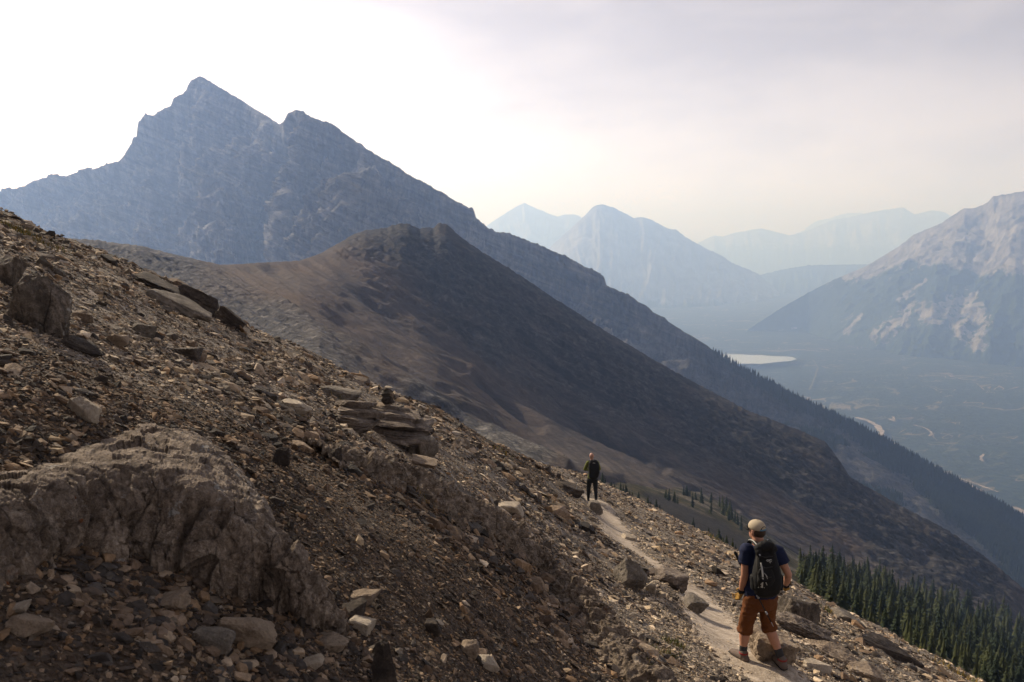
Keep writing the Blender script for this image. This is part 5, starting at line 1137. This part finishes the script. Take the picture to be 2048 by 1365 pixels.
strip2('grey_flash', lerp_pl([(668, 1070), (690, 1100), (712, 1150)], 6), lerp_pl([(674, 1060), (700, 1092), (718, 1146)], 6), M_GREYW, PKE)
strip2('grey_flash', lerp_pl([(664, 1180), (680, 1205), (694, 1240)], 6), lerp_pl([(668, 1172), (690, 1200), (702, 1236)], 6), M_GREYW, PKE)
strip2('side_strap', lerp_pl([(836, 775), (850, 810), (872, 862)], 6), lerp_pl([(846, 768), (866, 806), (882, 858)], 6), M_GREYW, PKE)
for pl in ([(705, 772), (725, 755), (750, 765), (775, 752), (790, 765)], [(718, 782), (745, 775), (785, 785)], [(750, 795), (760, 805), (768, 800)]):
    strip2('logo_mark', lerp_pl(pl, 8), [(a, b + 7) for a, b in lerp_pl(pl, 8)], M_GREYW, PKE)
skin('lid', lambda bm: (tube(bm, [PJ(575, 590, BK-.09), PJ(640, 560, BK-.10), PJ(700, 548, BK-.10), PJ(760, 560, BK-.10), PJ(810, 600, BK-.09)], [.045, .056, .060, .056, .045], hint=(0, 1, 0)), ball(bm, PJ(590, 640, BK-.115), (.035, .04, .05)), ball(bm, PJ(775, 640, BK-.115), (.038, .04, .055))), M_BLACK, PKE, .007, 3, .006, (20, 20, 20))
plain('haul_loop', lambda bm: tube(bm, [PJ(625, 535, BK-.02), PJ(640, 522, BK-.03), PJ(670, 520, BK-.03), PJ(690, 535, BK-.02)], [.008]*4, 8), M_GREYW, PKE)
for nm, pl in (('left', [(575, 560, BK-.03), (520, 500, BK+.06), (478, 478, .03), (450, 486, .12), (430, 560, .16)]), ('right', [(720, 560, BK-.03), (712, 505, BK+.06), (735, 480, .03), (770, 520, .12), (800, 600, .16)])):
    def stb(bm): tube(bm, [PJ(*q) + Vector((0, 0, .012)) for q in pl], [(.030, .009)]*len(pl), 12, hint=(1, 0, 0))
    st = skin('shoulder_strap', stb, M_BLACK, PKE, .006, 2)
    plain('strap_trim', lambda bm: tube(bm, [PJ(*q) + Vector((-.012, -.004, .024)) for q in pl[:4]], [(.008, .004)]*4, 8), M_GREYW, st)
plain('waist_belt', lambda bm: tube(bm, [PJ(560, 1130, BK+.01), PJ(440, 1080, .0), PJ(405, 1130, .11)], [(.006, .022)]*3, 10, hint=(0, 0, 1)), M_BLACK, PKE)
plain('load_strap', lambda bm: tube(bm, [PJ(445, 1010, -.03), PJ(490, 1070, BK-.03), PJ(515, 1110, BK-.06)], [.007]*3, 8), M_GREYW, PKE)
plain('buckle', lambda bm: (tube(bm, [psurf(590, 645), psurf(604, 690)], [.010, .010], 8),), M_STEEL, PKE)
for pl in ([(560, 640), (555, 760), (560, 900), (585, 1040)], [(835, 640), (862, 760), (880, 900), (872, 1040)]):
    strip2('compression_strap', lerp_pl(pl, 10), [(a + 9, b) for a, b in lerp_pl(pl, 10)], M_SOLE, PKE)
for b in (700, 860, 1010): strip2('webbing', lerp_pl([(600, b), (700, b + 22), (800, b)], 9), [(a_, b_ + 12) for a_, b_ in lerp_pl([(600, b), (700, b + 22), (800, b)], 9)], M_SOLE, PKE)
skin('pocket', lambda bm: tube(bm, [psurf(705, 930, False) + Vector((0, .03, 0)), psurf(708, 1060, False) + Vector((0, .02, 0)), psurf(708, 1180, False) + Vector((0, .03, 0))], [(.07, .035), (.095, .045), (.085, .035)], 20, sq=2.6), M_BLACK, PKE, .007, 3, .005, (16, 16, 16))
skin('side_pocket', lambda bm: tube(bm, [PJ(500, 1010, BK-.08), PJ(512, 1180, BK-.09)], [(.030, .05), (.034, .05)], 16), M_BLACK, PKE, .007, 3, .004, (20, 20, 20))
skin('side_pocket', lambda bm: tube(bm, [PJ(915, 1010, BK-.08), PJ(905, 1180, BK-.09)], [(.030, .05), (.034, .05)], 16), M_BLACK, PKE, .007, 3, .004, (20, 20, 20))
# trekking pole tucked under the pack
h0 = J(262, 395, .12); h1 = J(532, 915, -.30); POL = empty('trekking_pole', O1); tag(POL, 'black folding trekking pole tucked under the near hiker\'s arm and pack', 'trekking pole')
dpol = (h1-h0).normalized()
skin('grip', lambda bm: tube(bm, [h0, h0 + dpol*.04, h0 + dpol*.10, h0 + dpol*.15], [.018, .016, .019, .015], 12), M_BLACK, POL, .005, 2)
plain('shaft', lambda bm: (tube(bm, [h0 + dpol*.13, h0*.4 + h1*.6], [.0095, .0095], 10), tube(bm, [h0*.4 + h1*.6, h1], [.0075, .006], 10)), M_BLACK, POL)
plain('clamp', lambda bm: (tube(bm, [h0*.37 + h1*.63, h0*.34 + h1*.66], [.014, .014], 10), tube(bm, [h0*.14 + h1*.86, h0*.11 + h1*.89], [.012, .012], 10)), M_STEEL, POL)
plain('wrist_strap', lambda bm: tube(bm, [h0 + dpol*.03, h0 + Vector((-.035, 0, -.03)), h0 + Vector((-.02, 0, -.08)), h0 + dpol*.09], [.006]*4, 8), M_GLOVE, POL)
plain('tip', lambda bm: tube(bm, [h1, h1 + dpol*.05], [.005, .002], 8), M_STEEL, POL)

# ---- far hiker
def z6(a, b): return 1100 + a*.10256, 880 + b*.10256
gl2, gr2 = pt(1176.5, 1001.5, 27.4), pt(1192, 1004, 27.35)
for g_ in (gl2, gr2): g_[2] = float(ground(g_[0], g_[1])) + .01
O2 = (gl2 + gr2)/2; P2 = empty('person', O2); tag(P2, 'far bald hiker in lime green top and black trousers standing on the trail', 'person')
def K(a, b, y): return V3(pt(*z6(a, b), O2[1] + y) - O2)
f2l, f2r = V3(gl2-O2), V3(gr2-O2)
hd, nk, ch, wa, pe = K(812, 318, .03), K(825, 400, 0), K(835, 500, 0), K(830, 640, 0), K(822, 745, 0)
s_l, s_r = K(745, 445, 0), K(915, 445, 0); e_l, e_r = K(680, 575, .08), K(965, 570, .06); w_l, w_r = K(735, 585, .30), K(900, 585, .30)
h_l, h_r = K(770, 780, 0), K(880, 780, 0); k_l, k_r = K(752, 960, .02), K(888, 960, .0); a_l, a_r = f2l + Vector((0, 0, .09)), f2r + Vector((0, 0, .09))
print('P2', O2, 'height', hd.z + .12)
def body2(bm):
    hmm = Matrix.Rotation(R(12), 4, 'Z'); q = lambda x, y, z: hd + (hmm @ Vector((x, y, z)))
    ball(bm, q(0, 0, .01), (.077, .095, .108), hmm); ball(bm, q(0, .03, -.06), (.056, .06, .056), hmm); tube(bm, [q(0, .09, .01), q(0, .11, -.03)], [.010, .014], 8); ball(bm, q(0, .088, -.062), (.024, .014, .011), hmm)
    for s in (-1, 1): ball(bm, q(.08*s, -.005, -.015), (.012, .022, .034), hmm)
    tube(bm, [nk - Vector((0, 0, .04)), hd - Vector((0, 0, .05))], [.062, .056]); tube(bm, [pe, wa, ch, (s_l+s_r)*.5, nk], [(.15, .10), (.13, .095), (.155, .11), (.14, .08), (.055, .055)])
    for s, e, w in ((s_l, e_l, w_l), (s_r, e_r, w_r)):
        tube(bm, [s, e, w], [.05, .042, .030]); d_ = (w-e).normalized(); tube(bm, [w, w + d_*.08], [(.03, .02), (.034, .018)])
        for i in range(4): b0 = w + d_*.08 + Vector((0, 0, (i-1.5)*.018)); tube(bm, [b0, b0 + d_*.05, b0 + d_*.07 + Vector((.02, 0, 0))], [.0095, .009, .008], 8)
        t0 = w + d_*.03 + Vector((0, 0, .03)); tube(bm, [t0, t0 + d_*.04 + Vector((0, 0, .03))], [.011, .009], 8)
    for h_, k, a in ((h_l, k_l, a_l), (h_r, k_r, a_r)): tube(bm, [h_, k, a], [.08, .055, .036]); tube(bm, [a - Vector((0, .03, .05)), a + Vector((0, .13, -.06))], [.032, .028])
skin('body', body2, M_SKIN2, P2, .011, 4)
def shirt2(bm):
    tube(bm, [pe - Vector((0, 0, .02)), pe + Vector((0, 0, .06)), wa, ch, (s_l+s_r)*.5, nk + Vector((0, 0, .015))], [(.168, .125), (.165, .125), (.15, .118), (.178, .13), (.158, .10), (.07, .07)], cap=False)
    for s, e, w in ((s_l, e_l, w_l), (s_r, e_r, w_r)): tube(bm, [s, s*.5+e*.5, e, w], [.072, .066, .058, .046]); ball(bm, s, (.072, .072, .07))
skin('jacket', shirt2, M_GREEN, P2, .011, 4, .006, (7, 7, 11))
def pant2(bm):
    tube(bm, [pe + Vector((0, 0, .03)), pe - Vector((0, 0, .06)), (h_l+h_r)*.5 - Vector((0, 0, .08))], [(.162, .125), (.172, .135), (.15, .12)], cap=False)
    for h_, k, a in ((h_l, k_l, a_l), (h_r, k_r, a_r)): tube(bm, [h_ + Vector((0, 0, .02)), h_*.5+k*.5, k, k*.5+a*.5, a + Vector((0, 0, .02))], [.102, .088, .070, .060, .050], cap=False)
skin('trousers', pant2, M_PANTS, P2, .011, 3, .006, (9, 9, 14))
for a in (a_l, a_r): skin('shoe', lambda bm: (tube(bm, [a + Vector((0, -.06, -.055)), a + Vector((0, .06, -.055)), a + Vector((0, .17, -.065))], [(.045, .04), (.05, .04), (.036, .024)]), tube(bm, [a + Vector((0, -.01, .02)), a - Vector((0, .01, .04))], [.05, .05])), M_SOLE, P2, .009, 3)
PK2 = empty('backpack', O2); tag(PK2, 'plain black backpack worn by the far hiker in lime green', 'backpack')
rows = [(410, 850, 70, .06), (450, 852, 95, .09), (520, 858, 105, .11), (620, 862, 105, .12), (700, 850, 95, .11), (735, 840, 80, .08)]
skin('main_pack', lambda bm: tube(bm, [K(a, b, -.13 - d_*.9) for b, a, w_, d_ in rows], [((K(a, b, -.13) - K(a-w_, b, -.13)).length, d_) for b, a, w_, d_ in rows], 24, sq=2.8), M_BLACK, PK2, .010, 3, .004, (14, 14, 14))
skin('lid', lambda bm: tube(bm, [K(790, 440, -.20), K(850, 425, -.23), K(915, 440, -.20)], [.045, .06, .045], hint=(0, 1, 0)), M_BLACK, PK2, .010, 3)
for s in (-1, 1): skin('shoulder_strap', lambda bm: tube(bm, [K(850+s*60, 440, -.12), K(838+s*62, 400, -.02), K(838+s*70, 420, .09), K(836+s*85, 520, .15)], [(.028, .010)]*4, 10), M_BLACK, PK2, .009, 2)
plain('lid_mark', lambda bm: tube(bm, [K(835, 452, -.305), K(880, 456, -.305)], [.008, .008], 6), M_GREYW, PK2)
